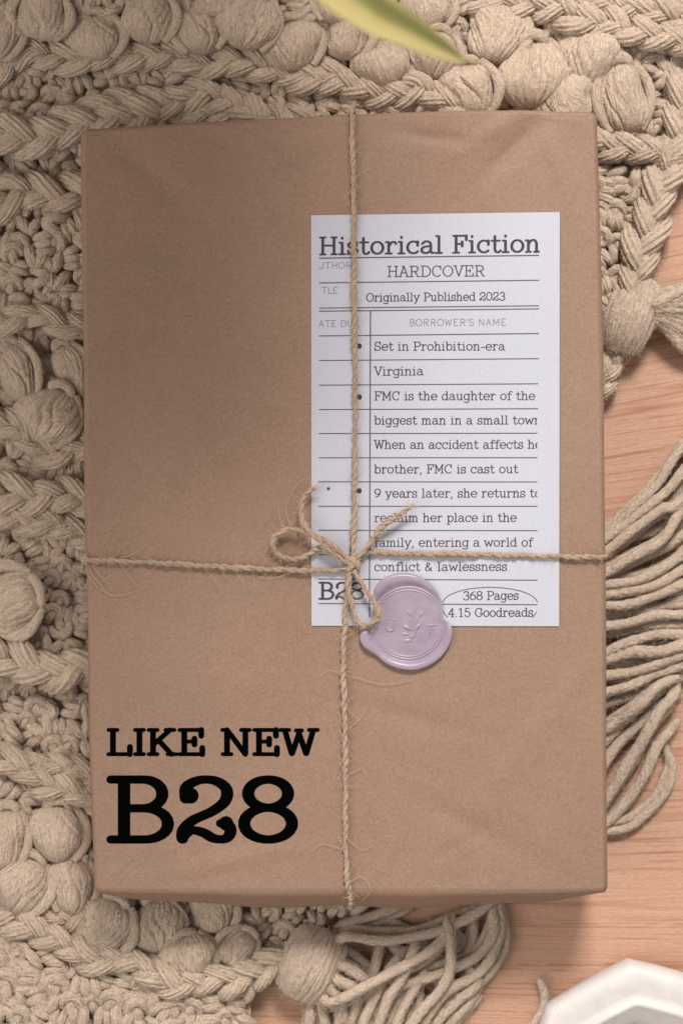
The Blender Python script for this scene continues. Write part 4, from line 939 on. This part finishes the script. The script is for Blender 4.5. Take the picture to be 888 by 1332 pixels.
# ------------------------------------------------------------------ loose wool fuzz standing off the blanket
def fuzz():
    cnt = {'bobble': 800, 'braid': 2200, 'stitch_ground': 26000, 'tassel': 1800, 'strand': 320}
    PX, NX = [], []
    for o in [x for x in COL.objects if x.parent and (x.parent == BL or x.parent.parent == BL) and x.type == 'MESH' and x.name.split('.')[0] in cnt]:
        me = o.data; nv = len(me.vertices); co = np.empty(nv * 3, np.float32); me.vertices.foreach_get('co', co); co = co.reshape(-1, 3)
        no = np.empty(nv * 3, np.float32); me.vertices.foreach_get('normal', no); no = no.reshape(-1, 3)
        import mathutils
        M = np.array(mathutils.Matrix.LocRotScale(o.location, o.rotation_euler, o.scale)); i = RS.randint(0, nv, cnt[o.name.split('.')[0]])
        w = co[i] @ M[:3, :3].T + M[:3, 3]; wn = no[i] @ np.linalg.inv(M[:3, :3]); wn /= np.maximum(np.linalg.norm(wn, axis=1), 1e-9)[:, None]
        k = wn[:, 2] > -.05; PX.append(w[k]); NX.append(wn[k])
    p = np.vstack(PX); nn = np.vstack(NX); n = len(p)
    L = RS.uniform(.0010, .0034, (n, 1)); t = RS.normal(0, 1, (n, 3)); t -= nn * (t * nn).sum(1)[:, None]; t /= np.linalg.norm(t, axis=1)[:, None] + 1e-9; bnd = RS.normal(0, .5, (n, 3))
    ks = 5; rows = []
    side = np.cross(t, nn)
    for q in np.linspace(0, 1, ks):
        c = p + nn * (L * .30 * math.sin(q * 2.5) - .0001) + t * L * q * .9 + bnd * L * .4 * q * q; r = 0.00005 * (1 - .5 * q)
        rows.append(np.stack([c + side * r, c - side * r * .5 + nn * r * .87, c - side * r * .5 - nn * r * .87], 1))
    V = np.stack(rows, 1).reshape(-1, 3)       # n, ks, 3 sides
    h = np.arange(n)[:, None, None] * ks * 3; k = np.arange(ks - 1)[None, :, None] * 3; j = np.arange(3)[None, None, :]; j2 = (j + 1) % 3
    q = np.stack([h + k + j, h + k + j2, h + k + 3 + j2, h + k + 3 + j], -1).reshape(-1, 4)
    mb = MB(); mb.add(V, q); o = mb.build("wool_fuzz", FUZZ, BL); tag(o, kind='stuff')
fuzz()

# ------------------------------------------------------------------ ceramic dish
def build_dish():
    z0 = 0.0; cxy = P(838, 1412, 0.014); cx, cy = cxy[0], cxy[1]; R = 0.0405
    root = empty("ceramic_dish", (cx, cy, 0)); tag(root, "white glazed faceted ceramic ring dish cut off at the bottom right corner", "dish")
    n = 160; A = np.linspace(0, 2 * np.pi, n, endpoint=False); off = math.radians(96.5 - 22.5 + 22.5)
    def oct_r(a, soft):
        d = ((a - off + np.pi / 8) % (np.pi / 4)) - np.pi / 8   # 0 at a corner
        d = np.pi / 8 - np.abs(d)
        rr = math.cos(np.pi / 8) / np.cos(d); return rr * (1 - soft) + soft * .965
    prof = [(0.90, 0.0, .2), (0.955, .0012, .15), (0.985, .005, .2), (1.0, .0095, .2), (0.99, .0122, .2), (0.965, .0138, .2), (0.92, .0147, .2), (0.84, .0149, .18), (0.76, .0143, .2), (0.71, .0143, .2), (0.685, .0154, .22), (0.665, .0157, .23), (0.645, .0150, .24), (0.60, .0136, .26), (0.53, .0116, .28), (0.47, .0095, .3), (0.455, .008, .3), (0.45, 0.0, .3)]
    mb = MB(); V = []
    for f, z, s in prof:
        r = R * f * oct_r(A, s); V.append(np.stack([r * np.cos(A), r * np.sin(A), np.full(n, z + .0002)], 1))
    V = np.vstack(V); i, j = np.meshgrid(np.arange(len(prof) - 1), np.arange(n), indexing='ij'); j2 = (j + 1) % n
    mb.add(V, np.stack([i * n + j, i * n + j2, (i + 1) * n + j2, (i + 1) * n + j], -1).reshape(-1, 4))
    mb.build("dish_rim", CERAMIC, root)
build_dish()

# ------------------------------------------------------------------ plant leaf over the far edge
def build_plant():
    root = empty("houseplant", (-0.04, 0.48, 0)); L = root.location
    tag(root, "houseplant whose long yellow-edged green leaf tip hangs blurred over the parcel's far edge", "plant")
    def put(m, name, mat): o = m.build(name, mat, root); o.location = -L; return o
    def leaf(C3, width):
        n = 60; C = spline(np.array(C3), n); t = np.linspace(0, 1, n)
        wid = width * np.clip(1 - t, 0, 1) ** .62 * (0.35 + .65 * np.minimum(1, t * 2.0))
        T = np.gradient(C, axis=0); T /= np.linalg.norm(T, axis=1)[:, None]; up = np.array([0, 0, 1.0]); side = np.cross(T, up)
        side /= np.maximum(np.linalg.norm(side, axis=1), 1e-6)[:, None]; nn = np.cross(side, T)
        m = 17; v = np.linspace(-1, 1, m); mb = MB(); V = []; uv = []
        for dz in (0, -0.0006):
            for k in range(n):
                for x in v: V.append(C[k] + side[k] * x * wid[k] + nn[k] * (abs(x) ** 1.6 * wid[k] * .28 + dz)); uv.append((t[k], .5 - .5 * x))
        i, j = np.meshgrid(np.arange(n - 1), np.arange(m - 1), indexing='ij'); a = (i * m + j).ravel(); q = np.stack([a, a + 1, a + m + 1, a + m], 1)
        k2 = n * m; q2 = (q + k2)[:, ::-1]; e = []
        for k in range(n - 1):
            e.append((k * m, (k + 1) * m, (k + 1) * m + k2, k * m + k2)); e.append((k * m + m - 1, k * m + m - 1 + k2, (k + 1) * m + m - 1 + k2, (k + 1) * m + m - 1))
        mb.add(V, np.vstack([q, q2, np.array(e)]), uv=np.array(uv)); put(mb, "leaf", LEAF)
    zt = [.10, .19, .275, .265, .255, .248, .24]
    c = [np.array([-.04, .48, .06]), np.array([-.05, .38, .18])] + [P(a, b, z) for (a, b), z in zip([(235, -300), (340, -130), (462, 0), (545, 48), (611, 84)], zt[2:])]
    leaf(c, 0.029)
    b = np.array([-.04, .48, .06])  # further leaves out of view, added and placed to shade the upper left
    for tip, mid, w in (((-.07, .130, .20), (-.05, .27, .26), .046), ((-.02, .128, .195), (-.012, .26, .25), .046), ((.018, .150, .215), (.015, .28, .26), .040), ((-.13, .14, .20), (-.085, .29, .25), .044),
                        ((.0, .18, .27), (.0, .30, .30), .042), ((.05, .225, .25), (.03, .33, .27), .036), ((-.045, .18, .27), (-.03, .31, .30), .042), ((-.19, .17, .21), (-.12, .32, .25), .040), ((.055, .28, .29), (.02, .38, .30), .034), ((-.05, .20, .32), (-.03, .33, .34), .044), ((.02, .24, .33), (.01, .36, .34), .040), ((-.10, .19, .30), (-.06, .33, .32), .044)):
        leaf([b, b * .5 + np.array(mid) * .5 + [0, .01, .02], mid, tip], w)
    pot = MB(); A = np.linspace(0, 2 * np.pi, 48, endpoint=False); prof = [(.001, .0), (.038, 0), (.041, .004), (.052, .085), (.055, .088), (.055, .096), (.050, .096), (.047, .084), (.001, .082)]
    V = np.vstack([np.stack([-.04 + r * np.cos(A), .48 + r * np.sin(A), np.full(48, z + .0003)], 1) for r, z in prof]); i, j = np.meshgrid(np.arange(len(prof) - 1), np.arange(48), indexing='ij'); j2 = (j + 1) % 48
    pot.add(V, np.stack([i * 48 + j, i * 48 + j2, (i + 1) * 48 + j2, (i + 1) * 48 + j], -1).reshape(-1, 4)); put(pot, "pot", CERAMIC)
build_plant()
